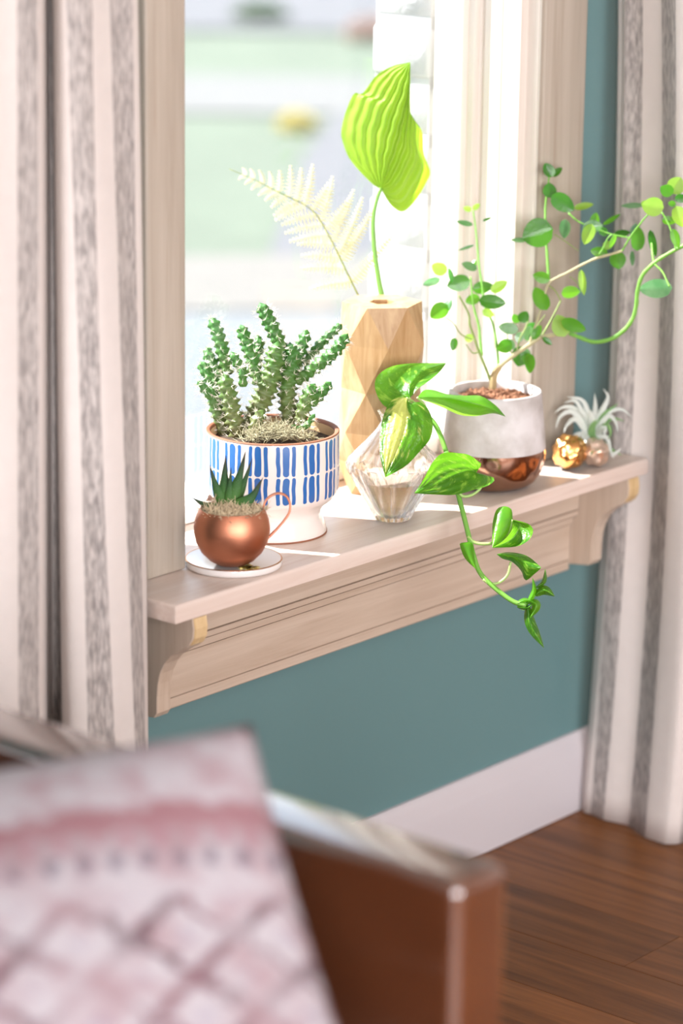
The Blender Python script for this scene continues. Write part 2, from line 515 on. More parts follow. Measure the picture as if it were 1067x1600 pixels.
def blade_vf(base, axis, side, L, Wd, curl=0.15, fold=0.25, nu=7, nv=2, shape='round', base_i=0):
    axis = axis / np.linalg.norm(axis); side = side - axis * (side @ axis); side /= np.linalg.norm(side)
    nor = np.cross(axis, side)
    v, f, uv = [], [], []
    for i in range(nu):
        t = i / (nu - 1)
        if shape == 'round': w = (math.sin(math.pi * min(1, (0.04 + 0.96 * t)) ** 0.9)) ** 0.62 if 0 < t < 1 else 0.06
        else: w = (math.sin(math.pi * t ** 0.75)) ** 0.9 if 0 < t < 1 else 0.04
        for j in range(2 * nv + 1):
            s = j / nv - 1
            p = base + axis * (L * t) + side * (s * w * Wd / 2) + nor * (-curl * L * t * t + fold * abs(s) * w * Wd / 2)
            v.append(p); uv.append((j / (2 * nv), t))
    m = 2 * nv + 1
    for i in range(nu - 1):
        for j in range(m - 1):
            f.append((base_i + i*m + j, base_i + i*m + j + 1, base_i + (i+1)*m + j + 1, base_i + (i+1)*m + j))
    return v, f, uv

# ================================================================== THE ROOM
XL, XR, YR, ZC = -4.2, 2.6, -4.6, 2.6        # room: side walls, rear wall, ceiling
YG = 0.152 * S + OFF[1]                       # glass plane
YO = 0.166 * S + OFF[1]                       # inner face of the outer brick skin
YCAS = 0.0268 * S + OFF[1]                    # face of the casing
WX0, WX1 = -0.0425 * S, 0.5475 * S            # casing inner edges
WZ1 = 2.02                                    # head of the opening
ZB = ZS - 0.0184 * S                          # underside of the sill

fl = empty('floor', (0, 0, 0), kind='structure')
box('subfloor', XL - 0.1, XR + 0.1, YR - 0.1, 0.1, -0.1, -0.014, MT['mortar'], fl)
PLW = 0.127
planks = {}
nx = int((XR - XL) / PLW) + 1
rp = random.Random(3)
for i in range(nx):
    x0 = XL + i * PLW
    ys = [YR]
    y = YR + rp.uniform(0.3, 1.5)
    while y < 0.0 - 0.35:
        ys.append(y); y += rp.choice((1.2, 1.5, 1.8))
    ys.append(0.0)
    for a, b_ in zip(ys[:-1], ys[1:]):
        v, f = box_vf(x0 + 0.0006, x0 + PLW - 0.0006, a + 0.0005, b_ - 0.0005, -0.013, rp.uniform(-0.0004, 0.0))
        obj('plank', v, f, MT['floor'], fl, smooth=False, loc=(x0, a, 0))

wb_ = empty('wall_back', (0, 0, 0), kind='structure')
OX0, OX1 = WX0 - 0.012, WX1 + 0.012
# teal wall around the opening
bx = []
bx.append(box('plaster', XL, OX0, 0, YO, 0, ZC, MT['teal'], wb_))
PX0, PX1 = 0.84 * S, 1.50 * S                 # the next window along, behind the right curtain
box('plaster', OX1, PX0, 0, YO, 0, ZC, MT['teal'], wb_)
box('plaster', PX1, XR, 0, YO, 0, ZC, MT['teal'], wb_)
box('plaster', PX0, PX1, 0, YO, 0, ZB - 0.002, MT['teal'], wb_)
box('plaster', PX0, PX1, 0, YO, WZ1 + 0.012, ZC, MT['teal'], wb_)
box('plaster', OX0, OX1, 0, YO, 0, ZB - 0.002, MT['teal'], wb_)
box('plaster', OX0, OX1, 0, YO, WZ1 + 0.012, ZC, MT['teal'], wb_)
props(box('wall_left', XL - 0.1, XL, YR, 0, 0, ZC, MT['room']), kind='structure')
props(box('wall_right', XR, XR + 0.1, YR, 0, 0, ZC, MT['room']), kind='structure')
props(box('wall_rear', XL, XR, YR - 0.1, YR, 0, ZC, MT['room']), kind='structure')
props(box('ceiling', XL, XR, YR, 0, ZC, ZC + 0.1, MT['room']), kind='structure')

# baseboard: flat board with a sloped, rounded cap
BT = 0.0
p = ony(687, 1232, -0.004); BT = float(p[2])
prof = [(0, 0.001), (-0.016, 0.001), (-0.016, BT * 0.72), (-0.0145, BT * 0.76), (-0.011, BT * 0.90), (-0.0085, BT * 0.97), (-0.005, BT), (0, BT)]
bb = extrude('baseboard_back', prof, 0, XL, XR, MT['base'], smooth=True)
bb['kind'] = 'structure'

# outer brick skin, white painted
wo_ = empty('wall_outer', (0, YO, 0), kind='structure')
YB0, YB1 = YO + 0.004, YO + 0.105
xr = 0.520 * S + 0.002
xlft = -0.052 * S
box('mortar', xr + 0.0035, PX0, YB0 + 0.0025, YB1 - 0.006, -0.35, 2.6, MT['mortar'], wo_)
box('mortar', PX1, XR, YB0 + 0.0025, YB1 - 0.006, -0.35, 2.6, MT['mortar'], wo_)
box('mortar', PX0, PX1, YB0 + 0.0025, YB1 - 0.006, -0.35, ZB - 0.03, MT['mortar'], wo_)
box('mortar', XL, xlft - 0.006, YB0 + 0.004, YB1 - 0.006, -0.35, 2.6, MT['mortar'], wo_)
box('mortar', xlft - 0.006, xr + 0.006, YB0 + 0.004, YB1 - 0.006, -0.35, ZB - 0.03, MT['mortar'], wo_)
BH = 0.068
rb = random.Random(11)
for c in range(22):
    z0 = ZB - 0.02 + c * (BH + 0.010)
    for side in (0, 1):
        for q in range(2):
            Lb = 0.205 if (c + q) % 2 == 0 else 0.10
            st = 0 if q == 0 else ((0.205 if c % 2 == 0 else 0.10) + 0.010)
            e = rb.uniform(-0.003, 0.003)
            y1 = YB0 + 0.034 + rb.uniform(-0.004, 0.004)
            if side == 1: x0, x1 = xr + st + e, xr + st + Lb
            else: x0, x1 = xlft - st - Lb, xlft - st + e
            if side == 1 and q == 1: x1 = min(x1, PX0 - 0.012)
            box('brick', x0, x1, YB0, y1 + 0.066, z0, z0 + BH, MT['brick'], wo_, bev=0.006, seg=1)

# ---- the window: casing, jambs, sash, pane, sill, apron, brackets
win = empty('window_1', (0.25 * S, 0, ZS), kind='structure')
# left casing: flat board with eased edges, right casing wider
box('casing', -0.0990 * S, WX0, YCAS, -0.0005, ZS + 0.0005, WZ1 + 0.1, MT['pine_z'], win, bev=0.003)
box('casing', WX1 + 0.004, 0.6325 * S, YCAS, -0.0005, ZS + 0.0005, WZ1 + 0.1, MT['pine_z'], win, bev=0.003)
box('casing', -0.0990 * S, 0.6325 * S, YCAS, -0.0005, WZ1 + 0.102, WZ1 + 0.2, MT['pine_x'], win, bev=0.003)
# stepped right jamb, surveyed step by step from the room outwards
def yat(px, X): return float(onx(px, 0, X * S)[1])
X0, X1, X2, X3 = 0.5475, 0.535, 0.527, 0.520
j1, j2 = yat(842, X0), yat(826, X0)
g1, g2, g3 = yat(807, X1), yat(786, X1), yat(756, X1)
s1, s2 = yat(740, X2), yat(733, X2)
t1, t2 = yat(723, X3), YG + 0.010
def jamb_profile(flip):
    def X(x): return x * S if not flip else (WX0 + (WX1 - x * S))
    P = [(X(0.5600), -0.0004), (X(0.5510), -0.0004), (X(X0), YCAS + 0.004), (X(X0), j1 - 0.004), (X(X0) + (0.004 if not flip else -0.004), j1 - 0.002), (X(X0), j1), (X(X0), j2),
         (X(X1), j2 + 0.001), (X(X1), g2 - 0.002), (X(X1 + 0.0035), g2), (X(X1), g2 + 0.002), (X(X1), g3 - 0.003), (X(X1 + 0.004), g3), (X(X1 + 0.001), s1 - 0.004),
         (X(X2), s1 - 0.003), (X(X2), s2), (X(X3 + 0.0015), s2 + 0.002), (X(X3), s2 + 0.004), (X(X3), t2), (X(0.5600), t2)]
    return P
extrude('jamb', jamb_profile(False), 2, ZS + 0.0006, WZ1, MT['jamb'], win)
LJ = WX0 - 0.004
extrude('jamb', [(LJ - 0.0075, -0.0004), (LJ, -0.0004), (LJ, j2), (LJ + 0.003, j2 + 0.001), (LJ + 0.003, s1), (LJ + 0.008, s1 + 0.001), (LJ + 0.008, t2), (LJ - 0.0075, t2)], 2, ZS + 0.0006, WZ1, MT['jamb'], win)
xa, xb = LJ + 0.008, X3 * S
box('head_jamb', xa, xb, YCAS + 0.012, YG + 0.010, WZ1 - 0.03, WZ1, MT['jamb'], win)
box('sash_rail', xa + 0.0005, xb - 0.0005, YG - 0.012, YG + 0.012, ZS + 0.0008, ZS + 0.026, MT['rail'], win, bev=0.003)
box('pane', xa + 0.0005, xb - 0.0005, YG - 0.002, YG + 0.002, ZS + 0.026, WZ1 - 0.03, MT['pane'], win)
# sill board with eased nosing
YS = -0.0535 * S + OFF[1]
sx0, sx1 = -0.1447 * S, 0.6725 * S
bm = bmesh.new()
pts = [(sx0, YS), (sx1, YS), (sx1, -0.001), (OX1 - 0.003, -0.001), (OX1 - 0.003, YG + 0.03), (OX0 + 0.003, YG + 0.03), (OX0 + 0.003, -0.001), (sx0, -0.001)]
bvv = [bm.verts.new((x, y, ZB)) for x, y in pts]
fb = bm.faces.new(bvv)
ex = bmesh.ops.extrude_face_region(bm, geom=[fb])
bmesh.ops.translate(bm, verts=[g for g in ex['geom'] if isinstance(g, bmesh.types.BMVert)], vec=(0, 0, ZS - ZB))
bmesh.ops.recalc_face_normals(bm, faces=bm.faces)
ed = [e for e in bm.edges if all(abs(q.co.z - ZS) < 1e-6 for q in e.verts) and (all(abs(q.co.y - YS) < 1e-6 for q in e.verts) or all(abs(q.co.x - sx0) < 1e-6 for q in e.verts) or all(abs(q.co.x - sx1) < 1e-6 for q in e.verts))]
bmesh.ops.bevel(bm, geom=ed, offset=0.0045, segments=4, profile=0.5, affect='EDGES')
bm.verts.index_update()
vv = [tuple(q.co) for q in bm.verts]; ff = [[q.index for q in w.verts] for w in bm.faces]; bm.free()
sill = obj('sill', vv, ff, MT['sill'], win, True, sharp=35)
# outer stone sill below the sash
box('outer_sill', xlft, xr, YG + 0.031, YB1 + 0.03, ZB - 0.03, ZS - 0.004, MT['rail'], win, bev=0.004)

# the neighbouring window: only its daylight shows, through the right curtain
w2 = empty('window_2', (0.5 * (PX0 + PX1), 0, ZS), kind='structure')
box('casing', PX0 - 0.055, PX0 + 0.002, YCAS, -0.0005, ZS + 0.0005, WZ1 + 0.1, MT['pine_z'], w2, bev=0.003)
box('casing', PX1 - 0.002, PX1 + 0.055, YCAS, -0.0005, ZS + 0.0005, WZ1 + 0.1, MT['pine_z'], w2, bev=0.003)
box('sill', PX0 - 0.055, PX1 + 0.055, YCAS - 0.012, -0.001, ZB, ZS, MT['sill'], w2, bev=0.003)
box('sill', PX0 + 0.001, PX1 - 0.001, -0.001, YG + 0.03, ZB, ZS, MT['sill'], w2)
box('sash_rail', PX0 + 0.001, PX1 - 0.001, YG - 0.012, YG + 0.012, ZS + 0.0008, ZS + 0.03, MT['rail'], w2, bev=0.003)
for x_ in (PX0 + 0.001, PX1 - 0.031): box('sash_stile', x_, x_ + 0.03, YG - 0.012, YG + 0.012, ZS + 0.0308, WZ1, MT['rail'], w2, bev=0.003)
box('pane', PX0 + 0.0315, PX1 - 0.0315, YG - 0.002, YG + 0.002, ZS + 0.0308, WZ1, MT['pane'], w2)

# apron with cove, beads and grooves
def A(dy, z): return (-dy * S + 0.0, ZS + z * S)
ya = 0.0192
prof = [(0, ZB), A(0.031, -0.0184), A(0.031, -0.0500), A(0.0305, -0.0600), A(0.0305, -0.0668), A(0.0265, -0.0671), A(0.0265, -0.0684), A(0.0305, -0.0687), A(0.0300, -0.0745),
        A(0.0285, -0.0755), A(0.0185, -0.0757), A(0.0185, -0.0785), A(0.0225, -0.0790), A(0.0222, -0.0862), A(0.0165, -0.0865), A(0.0165, -0.0882), A(0.0192, -0.0885), A(0.0192, -0.1315), A(0.0168, -0.1318), A(0.0168, -0.1332), A(0.0192, -0.1335), A(0.0192, -0.1435), A(0.0180, -0.1450), (0, ZS - 0.1450 * S)]
extrude('apron', prof, 0, -0.0980 * S, 0.6310 * S, MT['pine_x'], win)
# brackets: scroll-sawn boards standing out from the wall at both ends of the sill
def bracket(xc0, xc1):
    pr = [(0.0455, -0.019), (-0.0525, -0.019), (-0.0545, -0.030), (-0.0535, -0.0400), (-0.0485, -0.0475), (-0.0440, -0.0520), (-0.040, -0.0535), (-0.0330, -0.0580), (-0.0240, -0.0640), (-0.0150, -0.0740),
          (-0.0085, -0.0860), (-0.0055, -0.0980), (-0.0042, -0.1120), (-0.0040, -0.1290), (0.0000, -0.1345), (0.0455, -0.1400)]
    P = [(y * S + OFF[1], ZS + z * S) for y, z in pr]
    br = extrude('bracket', P, 0, xc0 * S, xc1 * S, MT['pine_b'], win, bev=0.0012)
    fr = [(-0.0530, -0.0192), (-0.0548, -0.0300), (-0.0538, -0.0400), (-0.0488, -0.0478), (-0.0478, -0.0468), (-0.0525, -0.0392), (-0.0535, -0.0300), (-0.0520, -0.0192)]
    Q = [(y * S + OFF[1] - 0.0006, ZS + z * S) for y, z in fr]
    e = extrude('end_grain', Q, 0, xc0 * S + 0.0012, xc1 * S - 0.0012, MT['pine_raw'], br)
    e['label'] = 'raw yellow pine front edge'
bracket(-0.1190, -0.0985)
bracket(0.6325, 0.6545)

# ================================================================== OUTSIDE
GZ = -0.35
def ground_poly(name, px, mat, dz=0.0, kind='structure'):
    P = [onz(x, y, GZ + dz) for x, y in px]
    n = len(P); v = P + [q - np.array([0, 0, 0.08]) for q in P]
    f = [tuple(range(n)), tuple(range(2*n - 1, n - 1, -1))] + [(i, n + i, n + (i+1) % n, (i+1) % n) for i in range(n)]
    o = obj(name, v, f, mat, None, False)
    weld(o, 1e-6)
    o['kind'] = kind
    return o
MT['grass'] = simple('lawn_green', (0.092, 0.112, 0.078), 0.9, var=0.25, scale=3.0)
MT['path'] = simple('pale_concrete_path', (0.128, 0.124, 0.118), 0.9, var=0.06, scale=5)
MT['road'] = simple('grey_asphalt', (0.100, 0.098, 0.104), 0.9, var=0.08, scale=4)
MT['patio'] = simple('blue_grey_paving', (0.125, 0.132, 0.138), 0.9, var=0.06, scale=4)
MT['gravel'] = simple('beige_gravel', (0.14, 0.128, 0.114), 0.9, var=0.12, scale=12)
vv, ff = box_vf(-30, 60, YB1 + 0.001, 60, GZ - 0.3, GZ)
lawn = obj('lawn', vv, ff, MT['grass'], None, False); lawn['kind'] = 'structure'
ground_poly('patio', [(-3600, 537), (4600, 425), (4600, 1100), (-3600, 1100)], MT['patio'], 0.012)
ground_poly('gravel_strip', [(-3600, 435), (4600, 360), (4600, 425), (-3600, 537)], MT['gravel'], 0.02)
ground_poly('garden_path', [(-3600, 63), (4600, 175), (4600, 215), (-3600, 140)], MT['path'], 0.015)
ground_poly('road', [(-3600, -75), (4600, 25), (4600, 100), (-3600, -5)], MT['road'], 0.02)
ground_poly('driveway', [(520, 178), (1200, 178), (1200, 395), (420, 398), (470, 250)], MT['road'], 0.014)

def bush(name, px, py, wpx, mat, label, h=0.9, seed=1, cat='bush'):
    b = onz(px, py, GZ + 0.0)
    k = depth(b); r = wpx * k / F / 2
    root = empty(name, b, label, cat)
    rr = random.Random(seed)
    v, f = [], []
    for q in range(420):
        th, ph = rr.uniform(0, 2 * math.pi), math.acos(rr.uniform(-0.2, 1))
        d = np.array([math.sin(ph) * math.cos(th), math.sin(ph) * math.sin(th), math.cos(ph) * h])
        c = b + np.array([0, 0, r * h * 0.35]) + d * r * rr.uniform(0.75, 1.05)
        ax = np.array([rr.uniform(-1, 1), rr.uniform(-1, 1), rr.uniform(-0.4, 1)]); sd = np.array([rr.uniform(-1, 1), rr.uniform(-1, 1), rr.uniform(-1, 1)])
        a, g, _ = blade_vf(c, ax, sd, r * 0.35, r * 0.25, nu=4, nv=1, base_i=len(v))
        v += a; f += g
    o = obj('foliage', v, f, mat, root); o['kind'] = 'stuff'
    tube('stem', np.array([b + np.array([0, 0, -0.02]), b + np.array([0, 0, r * h * 0.6])]), r * 0.06, MT['bark'], root, 6)
    return root
MT['bark'] = simple('brown_bark', (0.16, 0.10, 0.06), 0.8, var=0.2, scale=40, bump=0.3)
MT['bush_y'] = leaf_mat('yellow_bush_leaf', (0.50, 0.43, 0.14), (0.58, 0.51, 0.2), (0.6, 0.52, 0.18), bump=0)
MT['bush_g'] = leaf_mat('green_bush_leaf', (0.10, 0.15, 0.10), (0.14, 0.19, 0.13), (0.14, 0.2, 0.12), bump=0)
MT['bush_r'] = leaf_mat('russet_bush_leaf', (0.40, 0.28, 0.24), (0.46, 0.34, 0.3), (0.4, 0.3, 0.26), bump=0)
bush('flowering_bush', 462, 205, 55, MT['bush_y'], 'small yellow bush on the lawn beyond the window glass', 0.7, 2)
bush('garden_bush', 405, 35, 75, MT['bush_g'], 'dim green bush beside the road, seen at the top left of the glass', 0.5, 3)
bush('garden_bush', 590, 62, 90, MT['bush_r'], 'blurred reddish bush beside the road, above the big hosta leaf', 0.45, 4)

# ================================================================== CURTAINS
MT['cream'] = simple('cream_curtain_weave', (0.83, 0.765, 0.725), 0.85, var=0.05, scale=60, bump=0.15, bscale=900, spec=0.15)
def see_through(m, col, fac):
    n, l = m.node_tree.nodes, m.node_tree.links
    b = n['Principled BSDF']; out = n['Material Output']
    t = n.new('ShaderNodeBsdfTranslucent'); t.inputs[0].default_value = col + (1,)
    ms = n.new('ShaderNodeMixShader'); ms.inputs[0].default_value = fac
    l.new(b.outputs[0], ms.inputs[1]); l.new(t.outputs[0], ms.inputs[2]); l.new(ms.outputs[0], out.inputs[0])
see_through(MT['cream'], (0.85, 0.82, 0.80), 0.22)
def heather(name):
    m, n, l, b = new_mat(name)
    tc = n.new('ShaderNodeTexCoord')
    def nz(sx, sz, det=2):
        mp = n.new('ShaderNodeMapping'); mp.inputs['Scale'].default_value = (sx, sx, sz)
        l.new(tc.outputs['Object'], mp.inputs[0])
        q = n.new('ShaderNodeTexNoise'); q.inputs['Scale'].default_value = 1; q.inputs['Detail'].default_value = det
        l.new(mp.outputs[0], q.inputs['Vector']); return q
    a, c = nz(420, 60, 3), nz(170, 55, 2)
    ra = n.new('ShaderNodeValToRGB'); ra.color_ramp.elements[0].position = 0.40; ra.color_ramp.elements[1].position = 0.62
    ra.color_ramp.elements[0].color = (0.25, 0.225, 0.215, 1); ra.color_ramp.elements[1].color = (0.70, 0.64, 0.60, 1)
    l.new(a.outputs['Fac'], ra.inputs[0])
    rc = n.new('ShaderNodeValToRGB'); rc.color_ramp.elements[0].position = 0.42; rc.color_ramp.elements[1].position = 0.56
    rc.color_ramp.elements[0].color = (0.36, 0.33, 0.32, 1); rc.color_ramp.elements[1].color = (0.68, 0.63, 0.60, 1)
    l.new(c.outputs['Fac'], rc.inputs[0])
    mx = n.new('ShaderNodeMix'); mx.data_type = 'RGBA'; mx.inputs[0].default_value = 0.5
    l.new(ra.outputs[0], mx.inputs[6]); l.new(rc.outputs[0], mx.inputs[7])
    l.new(mx.outputs[2], b.inputs['Base Color'])
    b.inputs['Roughness'].default_value = 0.9; b.inputs['Specular IOR Level'].default_value = 0.1
    return m
MT['heather'] = heather('grey_heather_stripe')
see_through(MT['heather'], (0.6, 0.57, 0.56), 0.18)
FH = np.array([math.sin(YAW), math.cos(YAW), 0.0])        # horizontal heading of the view
ZH = np.array([0, 0, 1.0])
def plumb(px, dh, z):
    """point at height z, dh metres ahead in plan, seen in picture column px"""
    q = (px - W / 2) / F
    base = FH * dh + ZH * (z - CAM[2])
    lat = (q * (base @ fw) - base @ RT) / (_r0 @ RT)
    return CAM + base + _r0 * lat
def pyof(p):
    d = p - CAM
    return H / 2 - F * (d @ UP) / (d @ fw)
def curtain(name, cols, z0, z1, yb, label, loc=None, knots=(0, 0.55, 1.0)):
    """cols: (picture column at the knots), plan depth at the knots, weave; the cloth hangs plumb"""
    out = []
    for a, b_ in zip(cols[:-1], cols[1:]):
        nn = max(2, int(abs(b_[0][0] - a[0][0]) / 5) + 2)
        for q in range(nn):
            u = q / nn
            out.append((tuple((1-u) * x + u * y for x, y in zip(a[0], b_[0])), (1-u) * a[1] + u * b_[1], a[2]))
    out.append(cols[-1])
    kk = np.array([c[1] for c in out], float)
    for _ in range(4):
        k2 = kk.copy(); k2[1:-1] = 0.25 * kk[:-2] + 0.5 * kk[1:-1] + 0.25 * kk[2:]; kk = k2
    nr, nc = 60, len(out)
    v, f, fm = [], [], []
    for i in range(nr):
        z = z1 + (z0 - z1) * i / (nr - 1)
        t = pyof(plumb(out[nc // 2][0][1], kk[nc // 2], z)) / yb
        for j, c in enumerate(out):
            # quadratic through the three knots
            a0, a1, a2 = c[0]; m_ = knots[1]
            px = a0 * (t - m_) * (t - 1) / m_ + a1 * t * (t - 1) / (m_ * (m_ - 1)) + a2 * t * (t - m_) / (1 - m_)
            v.append(plumb(px, kk[j] + 0.004 * math.sin(z * 5 + j * 0.25), z))
    for i in range(nr - 1):
        for j in range(nc - 1):
            f.append((i*nc + j, i*nc + j + 1, (i+1)*nc + j + 1, (i+1)*nc + j)); fm.append(out[j][2])
    o = obj(name, v, f, None, None, True, mats=[MT['cream'], MT['heather']], fmat=fm, loc=loc)
    sm = o.modifiers.new('thick', 'SOLIDIFY'); sm.thickness = 0.0016; sm.offset = 0
    props(o, label, 'curtain', 'striped curtains either side of the window')
    return o
CR, HE = 0, 1
wl = lambda px, off: 3.175 + 0.00075 * px - off      # plan depth, off metres in front of the wall
def cl(a, b_, c, off, m_): return ((a, b_, c), wl(b_, off), m_)
cols_l = [
 cl(-330, -330, -330, .08, CR), cl(-260, -260, -260, .13, CR), cl(-190, -190, -190, .12, HE), cl(-150, -150, -150, .07, CR), cl(-110, -110, -110, .06, CR), cl(-70, -70, -70, .11, CR), cl(-30, -30, -30, .135, CR),
 cl(26, 27, 28, .145, HE), cl(58, 59, 60, .14, CR), cl(66, 67, 68, .13, CR), cl(68.5, 69.5, 70.5, .10, CR), cl(71, 73, 74, .05, CR), cl(76, 81, 84, .035, HE), cl(82, 88, 97, .05, CR), cl(83, 89, 98, .10, CR),
 cl(92, 98, 108, .135, CR), cl(103, 119, 136, .15, HE), cl(143, 152, 176, .155, CR), cl(170, 184, 207, .145, HE), cl(206, 212, 224, .125, CR), cl(213, 221, 229, .115, CR), cl(214.5, 222.5, 229.8, .105, CR)]
curtain('curtain', cols_l, 0.012, 2.3, 1150, 'striped cream and grey curtain hanging left of the window, behind the pillow', knots=(0, 0.42, 1.0))
cols_r = [
 ((966, 948, 912), 4.01, CR), ((973, 956, 914), 4.000, CR), ((975, 957.5, 916), 3.992, CR), ((977, 960, 925), 3.987, HE), ((1005, 987, 945), 3.972, CR), ((1034, 1024, 985), 3.955, HE), ((1056, 1046, 1010), 3.900, CR), ((1085, 1080, 1040), 3.875, CR),
 ((1120, 1110, 1064), 3.885, HE), ((1150, 1140, 1100), 3.92, CR)]
curtain('curtain', cols_r, 0.004, 2.3, 1280, 'striped cream and grey curtain right of the window, reaching the wooden floor', knots=(0, 0.55, 1.0))

# ================================================================== ARMCHAIR + PILLOW
def leather(name):
    m, n, l, b = new_mat(name)
    tc = n.new('ShaderNodeTexCoord')
    nz = n.new('ShaderNodeTexNoise'); nz.inputs['Scale'].default_value = 6; nz.inputs['Detail'].default_value = 5
    l.new(tc.outputs['Object'], nz.inputs['Vector'])
    cr = n.new('ShaderNodeValToRGB'); cr.color_ramp.elements[0].position = 0.3; cr.color_ramp.elements[1].position = 0.7
    cr.color_ramp.elements[0].color = (0.075, 0.022, 0.008, 1); cr.color_ramp.elements[1].color = (0.105, 0.033, 0.013, 1)
    l.new(nz.outputs['Fac'], cr.inputs[0]); l.new(cr.outputs[0], b.inputs['Base Color'])
    b.inputs['Roughness'].default_value = 0.28; b.inputs['Specular IOR Level'].default_value = 0.6
    b.inputs['Coat Weight'].default_value = 1.0; b.inputs['Coat Roughness'].default_value = 0.05; b.inputs['Coat IOR'].default_value = 2.1
    vo = n.new('ShaderNodeTexVoronoi'); vo.inputs['Scale'].default_value = 350
    l.new(tc.outputs['Object'], vo.inputs['Vector'])
    bp = n.new('ShaderNodeBump'); bp.inputs['Strength'].default_value = 0.08; bp.inputs['Distance'].default_value = 0.001
    l.new(vo.outputs['Distance'], bp.inputs['Height']); l.new(bp.outputs[0], b.inputs['Normal'])
    return m
MT['leather'] = leather('brown_leather')
AZ = 0.62
ac = onz(715, 1385, AZ)          # front inner corner of the arm top
ax0, ax1 = float(ac[0]), float(ac[0]) + 0.070
ay0 = float(ac[1]); ay1 = ay0 + 0.80
cw = 0.66
ch = empty('armchair', ((ax0 - cw / 2), ay0 + 0.4, 0), 'brown leather armchair with a thin square arm, in the blurred foreground', 'armchair')
box('arm', ax0, ax1, ay0, ay1, 0.10, AZ, MT['leather'], ch, bev=0.012, seg=4)
box('arm', ax0 - cw - 0.07, ax0 - cw, ay0, ay1, 0.10, AZ, MT['leather'], ch, bev=0.012, seg=4)
box('backrest', ax0 - cw + 0.001, ax0 - 0.001, ay1 - 0.08, ay1, 0.10, AZ, MT['leather'], ch, bev=0.012, seg=4)
box('seat_base', ax0 - cw + 0.001, ax0 - 0.001, ay0 + 0.01, ay1 - 0.081, 0.10, 0.23, MT['leather'], ch, bev=0.008)
box('seat_cushion', ax0 - cw + 0.003, ax0 - 0.003, ay0 + 0.005, ay1 - 0.083, 0.231, 0.31, MT['leather'], ch, bev=0.03, seg=4)
for lx in (ax0 - cw - 0.035, ax0 + 0.035):
    for ly in (ay0 + 0.05, ay1 - 0.05):
        lathe('leg', (lx, ly, 0.0), [(0, 0), (0.014, 0), (0.022, 0.1005), (0, 0.1005)], MT['bark'], ch, 16)

